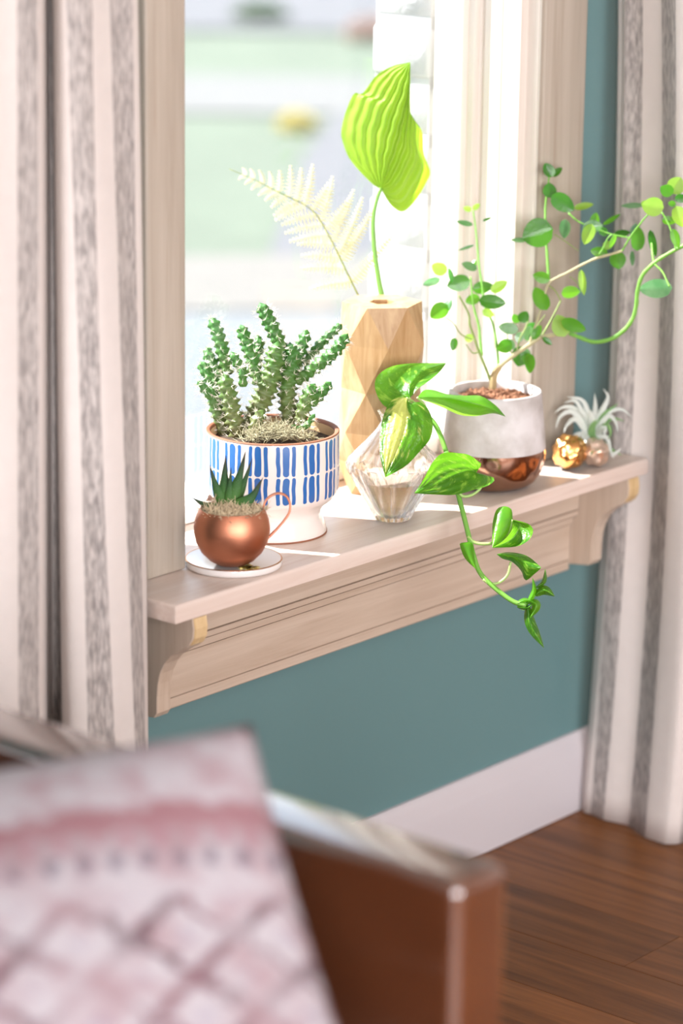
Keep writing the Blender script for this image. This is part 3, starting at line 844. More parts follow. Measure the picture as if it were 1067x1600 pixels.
def pillow_mat():
    m, n, l, b = new_mat('pink_patterned_pillow_weave')
    def math_(op, a, c=None, d=None):
        q = n.new('ShaderNodeMath'); q.operation = op
        for i, s in enumerate((a, c, d)):
            if s is None: continue
            if isinstance(s, (int, float)): q.inputs[i].default_value = s
            else: l.new(s, q.inputs[i])
        return q.outputs[0]
    uv = n.new('ShaderNodeUVMap'); sp = n.new('ShaderNodeSeparateXYZ'); l.new(uv.outputs[0], sp.inputs[0])
    u0, v0 = sp.outputs[0], sp.outputs[1]      # metres from the top right corner: u leftwards, v downwards
    nz = n.new('ShaderNodeTexNoise'); nz.inputs['Scale'].default_value = 60; nz.inputs['Detail'].default_value = 3
    l.new(uv.outputs[0], nz.inputs['Vector'])
    wob = math_('MULTIPLY_ADD', nz.outputs['Fac'], 0.026, -0.013)
    u = math_('ADD', u0, wob); v = math_('ADD', v0, wob)
    nb = n.new('ShaderNodeTexNoise'); nb.inputs['Scale'].default_value = 26; nb.inputs['Detail'].default_value = 3
    l.new(uv.outputs[0], nb.inputs['Vector'])
    def band(x, c, hw, soft=0.004):
        d = math_('ABSOLUTE', math_('SUBTRACT', x, c))
        r = n.new('ShaderNodeMapRange'); r.inputs['From Min'].default_value = hw + soft; r.inputs['From Max'].default_value = hw - soft
        l.new(d, r.inputs['Value']); return r.outputs[0]
    def mix(fac, a, col):
        q = n.new('ShaderNodeMix'); q.data_type = 'RGBA'
        l.new(fac, q.inputs[0]); l.new(a, q.inputs[6]); q.inputs[7].default_value = col + (1,); return q.outputs[2]
    base = n.new('ShaderNodeValToRGB'); base.color_ramp.elements[0].position = 0.36; base.color_ramp.elements[1].position = 0.56
    base.color_ramp.elements[0].color = (0.33, 0.245, 0.265, 1); base.color_ramp.elements[1].color = (0.40, 0.365, 0.39, 1)
    l.new(nb.outputs['Fac'], base.inputs[0])
    col = base.outputs[0]
    col = mix(math_('MULTIPLY', band(v, 0.102, 0.013), 0.85), col, (0.25, 0.115, 0.13))
    col = mix(math_('MULTIPLY', band(v, 0.124, 0.009), 0.6), col, (0.26, 0.175, 0.19))
    # dotted rows
    tu = math_('PINGPONG', u, 0.0125)
    dots = math_('MULTIPLY', band(tu, 0.0125, 0.0055, 0.003), band(v, 0.143, 0.007))
    col = mix(math_('MULTIPLY', dots, 0.8), col, (0.11, 0.085, 0.115))
    dots2 = math_('MULTIPLY', band(tu, 0.0, 0.005, 0.003), band(v, 0.122, 0.007))
    col = mix(math_('MULTIPLY', dots2, 0.7), col, (0.30, 0.15, 0.18))
    # diamond lattice below
    pu = math_('PINGPONG', math_('SUBTRACT', u, 0.02), 0.040)
    pv = math_('PINGPONG', math_('SUBTRACT', v, 0.212), 0.034)
    q = math_('ADD', math_('DIVIDE', pu, 0.040), math_('DIVIDE', pv, 0.034))
    lat = band(q, 1.0, 0.18, 0.08)
    below = n.new('ShaderNodeMapRange'); below.inputs['From Min'].default_value = 0.172; below.inputs['From Max'].default_value = 0.180; l.new(v, below.inputs['Value'])
    lw = n.new('ShaderNodeTexNoise'); lw.inputs['Scale'].default_value = 18; l.new(uv.outputs[0], lw.inputs['Vector'])
    lcol = n.new('ShaderNodeValToRGB'); lcol.color_ramp.elements[0].position = 0.4; lcol.color_ramp.elements[1].position = 0.62
    lcol.color_ramp.elements[0].color = (0.075, 0.03, 0.04, 1); lcol.color_ramp.elements[1].color = (0.19, 0.095, 0.112, 1)
    l.new(lw.outputs['Fac'], lcol.inputs[0])
    mx = n.new('ShaderNodeMix'); mx.data_type = 'RGBA'
    fade = n.new('ShaderNodeTexNoise'); fade.inputs['Scale'].default_value = 14; l.new(uv.outputs[0], fade.inputs['Vector'])
    fm_ = n.new('ShaderNodeMapRange'); fm_.inputs['From Min'].default_value = 0.36; fm_.inputs['From Max'].default_value = 0.60; fm_.inputs['To Min'].default_value = 0.25; fm_.inputs['To Max'].default_value = 0.95
    l.new(fade.outputs['Fac'], fm_.inputs['Value'])
    l.new(math_('MULTIPLY', math_('MULTIPLY', lat, below.outputs[0]), fm_.outputs[0]), mx.inputs[0]); l.new(col, mx.inputs[6]); l.new(lcol.outputs[0], mx.inputs[7])
    col = mx.outputs[2]
    cen = n.new('ShaderNodeMapRange'); cen.inputs['From Min'].default_value = 0.30; cen.inputs['From Max'].default_value = 0.12; l.new(q, cen.inputs['Value'])
    col = mix(math_('MULTIPLY', math_('MULTIPLY', cen.outputs[0], below.outputs[0]), 0.45), col, (0.26, 0.235, 0.30))
    cen2 = n.new('ShaderNodeMapRange'); cen2.inputs['From Min'].default_value = 1.75; cen2.inputs['From Max'].default_value = 1.9; l.new(q, cen2.inputs['Value'])
    col = mix(math_('MULTIPLY', math_('MULTIPLY', cen2.outputs[0], below.outputs[0]), 0.6), col, (0.30, 0.24, 0.28))
    l.new(col, b.inputs['Base Color'])
    b.inputs['Roughness'].default_value = 0.9; b.inputs['Specular IOR Level'].default_value = 0.15
    return m
MT['pillow'] = pillow_mat()
MT['piping'] = simple('pillow_back_cloth', (0.70, 0.58, 0.56), 0.9)
def make_pillow():
    TR = atk(393, 1130, 2.37)
    TL = atk(-420, 1260, 2.31)
    eu = TL - TR; eu /= np.linalg.norm(eu)
    dn = atk(600, 1640, 2.19) - TR
    dn = dn - eu * (dn @ eu) * 0.55
    dn /= np.linalg.norm(dn)
    nrm = np.cross(eu, dn); nrm /= np.linalg.norm(nrm)
    if nrm @ fw > 0: nrm = -nrm
    sz = 0.42; N = 34
    v, uv, f = [], [], []
    for sgn in (1, -1):
        for i in range(N + 1):
            for j in range(N + 1):
                a, b_ = i / N * 2 - 1, j / N * 2 - 1
                pull = 0.035
                aa = a * (1 - pull * (1 - b_ * b_) * abs(a)); bb_ = b_ * (1 - pull * (1 - a * a) * abs(b_))
                h = ((1 - abs(a) ** 2.6) * (1 - abs(b_) ** 2.6)) ** 0.55
                h = 0.062 * h * (1 + 0.12 * math.sin(3.1 * a + 1) * math.cos(2.7 * b_))
                uu, vv_ = (aa + 1) / 2 * sz, (bb_ + 1) / 2 * sz
                v.append(TR + eu * uu + dn * vv_ + nrm * (h * sgn)); uv.append((i / N * sz, j / N * sz))
        o0 = (0 if sgn == 1 else (N + 1) ** 2)
        for i in range(N):
            for j in range(N):
                q = (o0 + i*(N+1) + j, o0 + (i+1)*(N+1) + j, o0 + (i+1)*(N+1) + j + 1, o0 + i*(N+1) + j + 1)
                f.append(q if sgn == -1 else q[::-1])
    cen = TR + eu * sz / 2 + dn * sz / 2
    o = obj('pillow', v, f, MT['pillow'], None, True, uv, loc=cen)
    weld(o, 1e-5)
    return o
pl = make_pillow()
props(pl, 'square pillow with pink bands and burgundy diamonds leaning in the leather armchair', 'pillow')

# ================================================================== POTTED CACTUS
def pxr(px, k): return px * k / F
cosE = math.cos(math.radians(15.5))
cp = onz(425, 828, ZS); kp = depth(cp)
def stripe_pot_mat():
    m, n, l, b = new_mat('white_glaze_with_blue_strokes')
    def math_(op, a, c=None, d=None):
        q = n.new('ShaderNodeMath'); q.operation = op
        for i, s in enumerate((a, c, d)):
            if s is None: continue
            if isinstance(s, (int, float)): q.inputs[i].default_value = s
            else: l.new(s, q.inputs[i])
        return q.outputs[0]
    tc = n.new('ShaderNodeTexCoord'); sp = n.new('ShaderNodeSeparateXYZ'); l.new(tc.outputs['Object'], sp.inputs[0])
    nz = n.new('ShaderNodeTexNoise'); nz.inputs['Scale'].default_value = 45; nz.inputs['Detail'].default_value = 1; l.new(tc.outputs['Object'], nz.inputs['Vector'])
    ang = math_('MULTIPLY', math_('ARCTAN2', sp.outputs[1], sp.outputs[0]), 180 / math.pi)
    ang = math_('ADD', ang, math_('MULTIPLY_ADD', nz.outputs['Fac'], 2.4, -1.2))
    # screen-right direction is the zero of the survey angle
    a0 = math.degrees(math.atan2(-fw[1], -fw[0]))        # pot side that faces the camera
    rel = math_('SUBTRACT', ang, a0)                      # positive = to the right in the picture
    g = math_('SUBTRACT', math_('FLOORED_MODULO', math_('SUBTRACT', rel, 13.0 - 12.0), 24.0), 12.0)
    z = sp.outputs[2]
    zt = pxr(156, kp) / cosE
    mpx = kp / F / cosE
    mask = None
    degm = 103 * kp / F * math.pi / 180                   # metres per degree
    for row, (t, h) in enumerate(((3.0, 46.0), (50.5, 42.0))):
        zc = zt - (t + h / 2) * mpx
        for c, hw in ((-6.7, 1.75), (0.0, 2.95), (6.7, 1.75)):
            r = hw * degm
            dx = math_('MULTIPLY', math_('SUBTRACT', g, c), degm)
            dz = math_('MAXIMUM', math_('SUBTRACT', math_('ABSOLUTE', math_('SUBTRACT', z, zc)), h / 2 * mpx - r), 0.0)
            d = math_('SQRT', math_('ADD', math_('MULTIPLY', dx, dx), math_('MULTIPLY', dz, dz)))
            mr = n.new('ShaderNodeMapRange'); mr.inputs['From Min'].default_value = r + 0.0002; mr.inputs['From Max'].default_value = r - 0.0003
            l.new(d, mr.inputs['Value'])
            mask = mr.outputs[0] if mask is None else math_('MAXIMUM', mask, mr.outputs[0])
    mx = n.new('ShaderNodeMix'); mx.data_type = 'RGBA'
    l.new(mask, mx.inputs[0]); mx.inputs[6].default_value = (0.83, 0.735, 0.685, 1); mx.inputs[7].default_value = (0.030, 0.135, 0.40, 1)
    l.new(mx.outputs[2], b.inputs['Base Color'])
    b.inputs['Roughness'].default_value = 0.22
    b.inputs['Coat Weight'].default_value = 0.3
    return m
MT['pot'] = stripe_pot_mat()
MT['terracotta'] = simple('bare_terracotta', (0.27, 0.10, 0.05), 0.7, var=0.12, scale=50)
MT['potin'] = simple('inner_pot_clay', (0.72, 0.48, 0.26), 0.6, var=0.08, scale=40)
MT['soil'] = simple('dark_soil', (0.07, 0.045, 0.03), 0.95, var=0.5, scale=160, bump=1.0, bscale=200)
MT['lichen'] = simple('grey_green_lichen', (0.40, 0.37, 0.24), 0.9, var=0.35, scale=120)
MT['spine'] = simple('cream_cactus_spine', (0.86, 0.80, 0.70), 0.6, var=0.1, scale=200)
cac = empty('potted_cactus', cp, 'spiny green cactus in a white footed pot with blue brush strokes', 'potted cactus')
hz = lambda d: pxr(d, kp) / cosE          # picture pixels above the foot centre -> metres
P = [(0, 0), (pxr(84, kp), 0.0006), (pxr(85.5, kp), hz(3)), (pxr(84, kp), hz(9)), (pxr(78.5, kp), hz(22)), (pxr(76, kp), hz(31)), (pxr(77.5, kp), hz(38)), (pxr(84, kp), hz(46)), (pxr(93, kp), hz(52)), (pxr(99.5, kp), hz(58)), (pxr(103, kp), hz(66)), (pxr(104, kp), hz(78)),
     (pxr(104, kp), hz(100)), (pxr(103.5, kp), hz(153)), (pxr(103, kp), hz(155.4))]
pot = lathe('pot', cp, P, MT['pot'], cac, 96, sharp=60)
Pr = [(pxr(103.3, kp), hz(154.6)), (pxr(103.6, kp), hz(155.6)), (pxr(102.6, kp), hz(156.6)), (pxr(98.5, kp), hz(156.6)), (pxr(96.5, kp), hz(155)), (pxr(96.2, kp), hz(152))]
lathe('rim', cp, Pr, MT['terracotta'], pot, 96)['label'] = 'unglazed brown rim'
lathe('inner_wall', cp, [(pxr(96.4, kp), hz(153)), (pxr(95.5, kp), hz(110)), (0, hz(108))], MT['potin'], pot, 64)
lathe('foot_ring', cp, [(pxr(83, kp), 0.0001), (pxr(86, kp), 0.0001), (pxr(86.1, kp), hz(2.2)), (pxr(83, kp), hz(2.4))], MT['terracotta'], pot, 96)
zsoil = hz(138)
v, f, uv = [], [], []
NR, NA = 10, 48
for i in range(NR + 1):
    for j in range(NA):
        r = pxr(95.5, kp) * i / NR; a = 2 * math.pi * j / NA
        x, y = r * math.cos(a), r * math.sin(a)
        hgt = zsoil + 0.004 * mnoise.noise(Vector((x * 70, y * 70, 3))) + 0.004 * (1 - (i / NR) ** 2)
        v.append((cp[0] + x, cp[1] + y, cp[2] + hgt))
for i in range(NR):
    for j in range(NA):
        f.append((i*NA + j, (i+1)*NA + j, (i+1)*NA + (j+1) % NA, i*NA + (j+1) % NA))
weld(obj('soil', v, f, MT['soil'], cac), 1e-6)

def cactus_mat():
    m, n, l, b = new_mat('cactus_skin')
    uv = n.new('ShaderNodeUVMap'); sp = n.new('ShaderNodeSeparateXYZ'); l.new(uv.outputs[0], sp.inputs[0])
    tc = n.new('ShaderNodeTexCoord'); nz = n.new('ShaderNodeTexNoise'); nz.inputs['Scale'].default_value = 90; l.new(tc.outputs['Object'], nz.inputs['Vector'])
    ad = n.new('ShaderNodeMath'); ad.operation = 'MULTIPLY_ADD'; ad.inputs[1].default_value = 0.5; l.new(nz.outputs['Fac'], ad.inputs[0]); l.new(sp.outputs[1], ad.inputs[2])
    cr = n.new('ShaderNodeValToRGB')
    e = cr.color_ramp.elements
    e[0].position = 0.25; e[0].color = (0.16, 0.155, 0.06, 1)
    e[1].position = 1.05; e[1].color = (0.036, 0.145, 0.018, 1)
    e2 = e.new(0.7); e2.color = (0.072, 0.16, 0.028, 1)
    l.new(ad.outputs[0], cr.inputs[0]); l.new(cr.outputs[0], b.inputs['Base Color'])
    b.inputs['Roughness'].default_value = 0.5
    b.inputs['Subsurface Weight'].default_value = 0.15
    b.inputs['Subsurface Radius'].default_value = (0.004, 0.006, 0.002)
    return m
MT['cactus'] = cactus_mat()
def cactus_stem(pts, wpx, dk, age0, age1, seed):
    """pts in picture pixels base -> tip, width px; rows of tubercles in spirals; one spine cluster to each tubercle"""
    rr = random.Random(seed)
    Ltot = sum(math.hypot(b_[0]-a[0], b_[1]-a[1]) for a, b_ in zip(pts[:-1], pts[1:]))
    nrow = max(10, int(Ltot / 2.6)); ns = 20
    Q = pxpath(pts, kp + dk[0], kp + dk[1], nrow)
    T, N, B = frames(Q)
    R = pxr(wpx, kp) / 2 * 0.96
    v, f, uv = [], [], []
    sv, sf = [], []
    per = 5
    for i in range(nrow):
        t = i / (nrow - 1)
        taper = 1.0
        e = (nrow - 1 - i) * 2.6
        if e < wpx * 0.55: taper = math.sqrt(max(0.02, 1 - (1 - e / (wpx * 0.55)) ** 2))
        taper *= 0.90 + 0.10 * math.sin(math.pi * min(1, t * 1.1))
        for j in range(ns):
            a = 2 * math.pi * j / ns
            # tubercles: staggered bumps
            bu = math.cos(per * a + (math.pi if (i // 4) % 2 else 0)) * 0.5 + 0.5
            bz = 0.5 - 0.5 * math.cos(2 * math.pi * (i % 4) / 4 + 0.4)
            r = R * taper * (0.76 + 0.46 * bu * bz)
            v.append(Q[i] + (N[i] * math.cos(a) + B[i] * math.sin(a)) * r); uv.append((j / ns, age0 + (age1 - age0) * t))
        if i % 4 == 2:
            for q in range(per):
                a0 = 2 * math.pi * q / per + (math.pi / per if (i // 4) % 2 else 0)
                d0 = N[i] * math.cos(a0) + B[i] * math.sin(a0)
                c = Q[i] + d0 * R * taper * 1.06
                for s in range(7):
                    dd = d0 + 0.9 * np.array([rr.gauss(0, .5), rr.gauss(0, .5), rr.gauss(0, .5)]) + T[i] * 0.25
                    dd /= np.linalg.norm(dd)
                    ln = pxr(rr.uniform(6, 13), kp); wd_ = 0.00036
                    s1 = np.cross(dd, fw); s1 /= np.linalg.norm(s1) + 1e-9; s2 = np.cross(dd, s1)
                    b0 = len(sv)
                    for u in range(3):
                        sv.append(c + (s1 * math.cos(u * 2.094) + s2 * math.sin(u * 2.094)) * wd_)
                    sv.append(c + dd * ln)
                    sf += [(b0, b0+1, b0+3), (b0+1, b0+2, b0+3), (b0+2, b0, b0+3)]
    for i in range(nrow - 1):
        for j in range(ns):
            f.append((i*ns + j, i*ns + (j+1) % ns, (i+1)*ns + (j+1) % ns, (i+1)*ns + j))
    v.append(Q[-1] + T[-1] * R * 0.15); uv.append((0.5, age1)); top = len(v) - 1
    for j in range(ns): f.append((top, (nrow-1)*ns + j, (nrow-1)*ns + (j+1) % ns))
    st = obj('stem', v, f, MT['cactus'], cac, True, uv)
    so_ = obj('spines', sv, sf, MT['spine'], st, False); so_['kind'] = 'stuff'
STEMS = [
 ([(352, 684), (338, 640), (328, 604)], 23, (0.0, -0.01), 0.0, 0.7),
 ([(330, 622), (318, 605), (309, 596)], 16, (-0.01, -0.02), 0.5, 0.9),
 ([(345, 612), (326, 588), (313, 565)], 21, (0.0, 0.01), 0.45, 1.0),
 ([(350, 600), (333, 572), (322, 543)], 21, (0.02, 0.03), 0.45, 1.0),
 ([(356, 585), (343, 530), (330, 496)], 23, (0.02, 0.03), 0.4, 1.0),
 ([(372, 684), (362, 640), (350, 585)], 31, (-0.02, -0.02), 0.0, 0.45),
 ([(386, 590), (370, 565), (361, 550)], 17, (-0.02, -0.02), 0.5, 0.95),
 ([(380, 604), (379, 585), (377, 574)], 15, (-0.03, -0.035), 0.5, 0.9),
 ([(405, 600), (390, 550), (376, 508)], 23, (0.0, 0.01), 0.4, 1.0),
 ([(375, 684), (402, 640), (424, 588), (434, 535)], 35, (0.0, -0.01), 0.0, 0.55),
 ([(440, 545), (422, 505), (406, 474)], 25, (0.0, 0.01), 0.5, 1.0),
 ([(402, 575), (405, 540), (403, 524)], 18, (0.035, 0.04), 0.5, 1.0),
 ([(452, 664), (449, 610), (455, 565), (453, 536)], 31, (0.0, 0.0), 0.05, 0.85),
 ([(458, 585), (470, 545), (480, 516)], 22, (0.02, 0.03), 0.5, 1.0),
 ([(462, 596), (498, 570), (524, 548), (543, 522)], 22, (0.0, -0.02), 0.4, 1.0),
 ([(474, 568), (508, 530), (534, 507)], 16, (0.03, 0.04), 0.6, 1.0),
 ([(468, 662), (478, 628), (492, 600)], 26, (-0.015, -0.02), 0.05, 0.75),
 ([(486, 632), (504, 612), (517, 597)], 18, (-0.015, -0.025), 0.45, 1.0),
 ([(455, 668), (475, 668), (492, 647)], 11, (-0.025, -0.03), 0.4, 1.0),
 ([(395, 684), (400, 660), (412, 640)], 22, (-0.035, -0.03), 0.0, 0.35),
]
for i, (p_, w_, dk, a0_, a1_) in enumerate(STEMS): cactus_stem(p_, w_, dk, a0_, a1_, 100 + i)
# dry spiny mound over the soil
def tuft(name, parent, mat, centers, n, ln, rad, seed, up=0.6):
    rr = random.Random(seed); v, f = [], []
    for q in range(n):
        c, sp = rr.choice(centers)
        b0 = np.array(c) + np.array([rr.gauss(0, 1), rr.gauss(0, 1), rr.gauss(0, 0.35)]) * sp
        d = np.array([rr.gauss(0, 1), rr.gauss(0, 1), rr.gauss(up, 0.6)]); d /= np.linalg.norm(d)
        b1 = np.array([rr.gauss(0, 1), rr.gauss(0, 1), rr.gauss(0, 1)])
        L_ = ln * rr.uniform(0.5, 1.3)
        Pth = [b0, b0 + d * L_ * 0.5 + b1 * L_ * 0.10, b0 + d * L_ + b1 * L_ * 0.3]
        a, g, _ = tube_vf(np.array(Pth), [rad, rad, rad * 0.4], 4, False, len(v))
        v += a; f += g
    o = obj(name, v, f, mat, parent, True); o['kind'] = 'stuff'
    return o
tuft('lichen_mound', cac, MT['lichen'], [(atk(x, y, kp - 0.05), 0.008) for x, y in ((405, 680), (420, 672), (432, 668), (445, 676), (425, 682), (395, 684), (460, 680))] + [(atk(480, 683, kp - 0.03), 0.006)], 900, 0.009, 0.0005, 5)

# ================================================================== COPPER MUG + COASTER
ZCo = 0.0105
cc = onz(365, 884, ZS); kc = depth(cc)
MT['ceramic'] = simple('white_glazed_ceramic', (0.80, 0.76, 0.73), 0.12, var=0.03, scale=15)
MT['gold'] = simple('gold_edge', (0.50, 0.24, 0.10), 0.3, metal=1.0, var=0.08)
MT['gold_print'] = simple('gold_leaf_print', (0.58, 0.46, 0.10), 0.35, metal=0.7, var=0.3, scale=200)
R_ = pxr(76, kc)
co = empty('coaster', cc, 'round white ceramic coaster with a thin brown-gold rim, under the copper mug', 'coaster')
lathe('plate', cc, [(0, 0.0002), (R_ - 0.004, 0.0002), (R_ - 0.001, 0.002), (R_, 0.004), (R_, ZCo - 0.0012), (R_ - 0.0006, ZCo - 0.0004)], MT['ceramic'], co, 96)
lathe('gold_rim', cc, [(R_ - 0.0003, ZCo - 0.0012), (R_ + 0.0002, ZCo - 0.0008), (R_ - 0.0006, ZCo + 0.0001), (R_ - 0.0016, ZCo - 0.0001)], MT['gold'], co, 96)
lathe('glazed_top', cc, [(R_ - 0.0014, ZCo - 0.0002), (R_ - 0.003, ZCo - 0.0005), (0, ZCo - 0.0005)], MT['ceramic'], co, 96)
rr = random.Random(4); v, f = [], []
pc = onz(386, 886, ZS + ZCo)
for q in range(46):
    c = pc + (RT * rr.gauss(0, 0.0085) + np.array([fw[0], fw[1], 0]) * rr.gauss(0, 0.006)); c[2] = ZS + ZCo - 0.0004
    if np.hypot(c[0] - cc[0], c[1] - cc[1]) > R_ - 0.004: continue
    a = rr.uniform(0, 6.28); L_ = rr.uniform(0.0025, 0.0055); w_ = L_ * 0.32
    d1 = np.array([math.cos(a), math.sin(a), 0]); d2 = np.array([-d1[1], d1[0], 0])
    b0 = len(v)
    for s1_, s2_ in ((-1, 0), (-.4, 1), (.4, .9), (1, 0), (.4, -.9), (-.4, -1)):
        v.append(c + d1 * L_ * s1_ + d2 * w_ * s2_)
    v += [x + np.array([0, 0, 0.0006]) for x in v[b0:b0+6]]
    f.append(tuple(b0 + 6 + u for u in range(6)))
    f += [(b0+u, b0+(u+1) % 6, b0+6+(u+1) % 6, b0+6+u) for u in range(6)]
gp = obj('gold_leaf', v, f, MT['gold_print'], co, False); gp['kind'] = 'stuff'

def copper(name, col, rough, brushed=0.0):
    m, n, l, b = new_mat(name)
    tc = n.new('ShaderNodeTexCoord'); mp = n.new('ShaderNodeMapping'); mp.inputs['Scale'].default_value = (20, 20, 400)
    nz = n.new('ShaderNodeTexNoise'); nz.inputs['Scale'].default_value = 1; l.new(tc.outputs['Object'], mp.inputs[0]); l.new(mp.outputs[0], nz.inputs['Vector'])
    mr = n.new('ShaderNodeMapRange'); mr.inputs['To Min'].default_value = rough - 0.05; mr.inputs['To Max'].default_value = rough + 0.07
    l.new(nz.outputs['Fac'], mr.inputs['Value']); l.new(mr.outputs[0], b.inputs['Roughness'])
    b.inputs['Base Color'].default_value = col + (1,); b.inputs['Metallic'].default_value = 1.0
    return m
MT['copper'] = copper('brushed_copper', (0.62, 0.26, 0.155), 0.45)
MT['copper_in'] = copper('copper_inside', (0.55, 0.24, 0.14), 0.4)
mc = onz(362, 881, ZS + ZCo - 0.0004); km = depth(mc)
mug = empty('succulent_mug', mc, 'small round copper mug planted with a dark green succulent, on the white coaster', 'mug planter')
hm = lambda d: pxr(d, km) / cosE
pm = lambda r, h: (pxr(r, km), hm(h))
cup = lathe('cup', mc, [pm(0, 0.2), pm(20, 0.2), pm(24, 1.2), pm(36, 8), pm(48, 20), pm(56, 35), pm(59.3, 50), pm(59.5, 58), pm(57.5, 70), pm(53.5, 80), pm(50.0, 86), pm(49.3, 87), pm(48.4, 86.2), pm(50, 80), pm(53, 70)], MT['copper'], mug, 96, sharp=60)
# wire handle on the right: two thin rods side by side
hp = [(411, 793), (416, 781), (426, 773), (438, 771), (448, 776), (453, 787), (452, 800), (444, 813), (432, 827), (418, 841)]
for s_ in (-1, 1):
    Q = pxpath(hp, km + 0.002 * s_, km + 0.002 * s_, 40) + UP * 0.0004 * s_
    tube('handle', Q, 0.00125, MT['copper'], mug, 10)
MT['mossy'] = simple('pale_reindeer_moss', (0.74, 0.60, 0.40), 0.9, var=0.25, scale=200)
MT['mosspink'] = simple('pink_moss', (0.60, 0.36, 0.28), 0.9, var=0.2, scale=200)
zt = mc[2] + hm(84)
ctr = mc.copy(); ctr[2] = zt
cen = []
for q in range(40):
    a = q * 2.399; r = pxr(46, km) * math.sqrt((q + .5) / 40)
    cen.append((ctr + np.array([r * math.cos(a), r * math.sin(a), -0.003 + 0.004 * (1 - r / pxr(46, km))]), 0.0022))
tuft('moss', mug, MT['mossy'], cen, 1500, 0.0095, 0.0005, 9, up=0.55)
tuft('pink_moss', mug, MT['mosspink'], [(atk(328, 781, km), 0.0018)], 60, 0.006, 0.0004, 10, up=0.9)
lathe('soil', (mc[0], mc[1], mc[2]), [pm(52, 76), pm(30, 79), pm(0, 80)], MT['soil'], mug, 32)
def succ_mat():
    m, n, l, b = new_mat('dark_succulent_skin')
    uv = n.new('ShaderNodeUVMap'); sp = n.new('ShaderNodeSeparateXYZ'); l.new(uv.outputs[0], sp.inputs[0])
    cr = n.new('ShaderNodeValToRGB'); e = cr.color_ramp.elements
    e[0].position = 0.0; e[0].color = (0.075, 0.20, 0.030, 1); e[1].position = 1.0; e[1].color = (0.05, 0.028, 0.035, 1)
    q = e.new(0.55); q.color = (0.030, 0.095, 0.030, 1)
    l.new(sp.outputs[1], cr.inputs[0])
    vo = n.new('ShaderNodeTexVoronoi'); vo.inputs['Scale'].default_value = 1.0
    mp = n.new('ShaderNodeMapping'); mp.inputs['Scale'].default_value = (14, 26, 1); l.new(uv.outputs[0], mp.inputs[0]); l.new(mp.outputs[0], vo.inputs['Vector'])
    r2 = n.new('ShaderNodeValToRGB'); r2.color_ramp.elements[0].position = 0.12; r2.color_ramp.elements[0].color = (1, 1, 1, 1); r2.color_ramp.elements[1].position = 0.28; r2.color_ramp.elements[1].color = (0, 0, 0, 1)
    l.new(vo.outputs['Distance'], r2.inputs[0])
    mx = n.new('ShaderNodeMix'); mx.data_type = 'RGBA'
    mm = n.new('ShaderNodeMath'); mm.operation = 'MULTIPLY'; mm.inputs[1].default_value = 0.45; l.new(r2.outputs[0], mm.inputs[0])
    l.new(mm.outputs[0], mx.inputs[0]); l.new(cr.outputs[0], mx.inputs[6]); mx.inputs[7].default_value = (0.16, 0.25, 0.14, 1)
    l.new(mx.outputs[2], b.inputs['Base Color']); b.inputs['Roughness'].default_value = 0.6; b.inputs['Specular IOR Level'].default_value = 0.25
    bp = n.new('ShaderNodeBump'); bp.inputs['Strength'].default_value = 0.6; bp.inputs['Distance'].default_value = 0.0008
    l.new(r2.outputs[0], bp.inputs['Height']); l.new(bp.outputs[0], b.inputs['Normal'])
    return m
MT['succ'] = succ_mat()
def succ_leaf(pts, wpx, k0, k1):
    n_ = 16; Q = pxpath(pts, km + k0, km + k1, n_)
    T, N, B = frames(Q)
    v, f, uv = [], [], []; ns = 12
    for i in range(n_):
        t = i / (n_ - 1)
        w = (1 - t ** 1.7) * (0.82 + 0.35 * math.sin(math.pi * min(1, t * 1.6 + 0.1))) * pxr(wpx, km) / 2 + 0.0001
        side = np.cross(T[i], fw); side /= np.linalg.norm(side); nn = np.cross(T[i], side)
        for j in range(ns):
            a = 2 * math.pi * j / ns
            v.append(Q[i] + side * math.cos(a) * w + nn * math.sin(a) * w * (0.55 if math.sin(a) > 0 else 0.4)); uv.append((j / ns, t))
    for i in range(n_ - 1):
        for j in range(ns): f.append((i*ns + j, i*ns + (j+1) % ns, (i+1)*ns + (j+1) % ns, (i+1)*ns + j))
    obj('leaf', v, f, MT['succ'], mug, True, uv)
for p_, w_, a_, b_ in [([(353, 793), (338, 762), (327, 725)], 15, 0, -0.006), ([(354, 792), (351, 750), (353, 711)], 18, 0.0, 0.002), ([(358, 792), (373, 748), (384, 704)], 17, -0.002, -0.004), ([(364, 792), (381, 755), (394, 716)], 12, 0.006, 0.01),
                       ([(364, 795), (392, 778), (411, 746)], 17, -0.008, -0.014), ([(345, 797), (322, 790), (299, 777)], 13, -0.004, -0.008), ([(357, 790), (359, 760), (361, 730)], 11, -0.004, -0.006), ([(349, 788), (340, 765), (333, 738)], 10, 0.008, 0.012), ([(345, 792), (338, 775), (336, 768)], 14, 0.004, 0.004)]:
    succ_leaf(p_, w_ * 1.2, a_, b_)

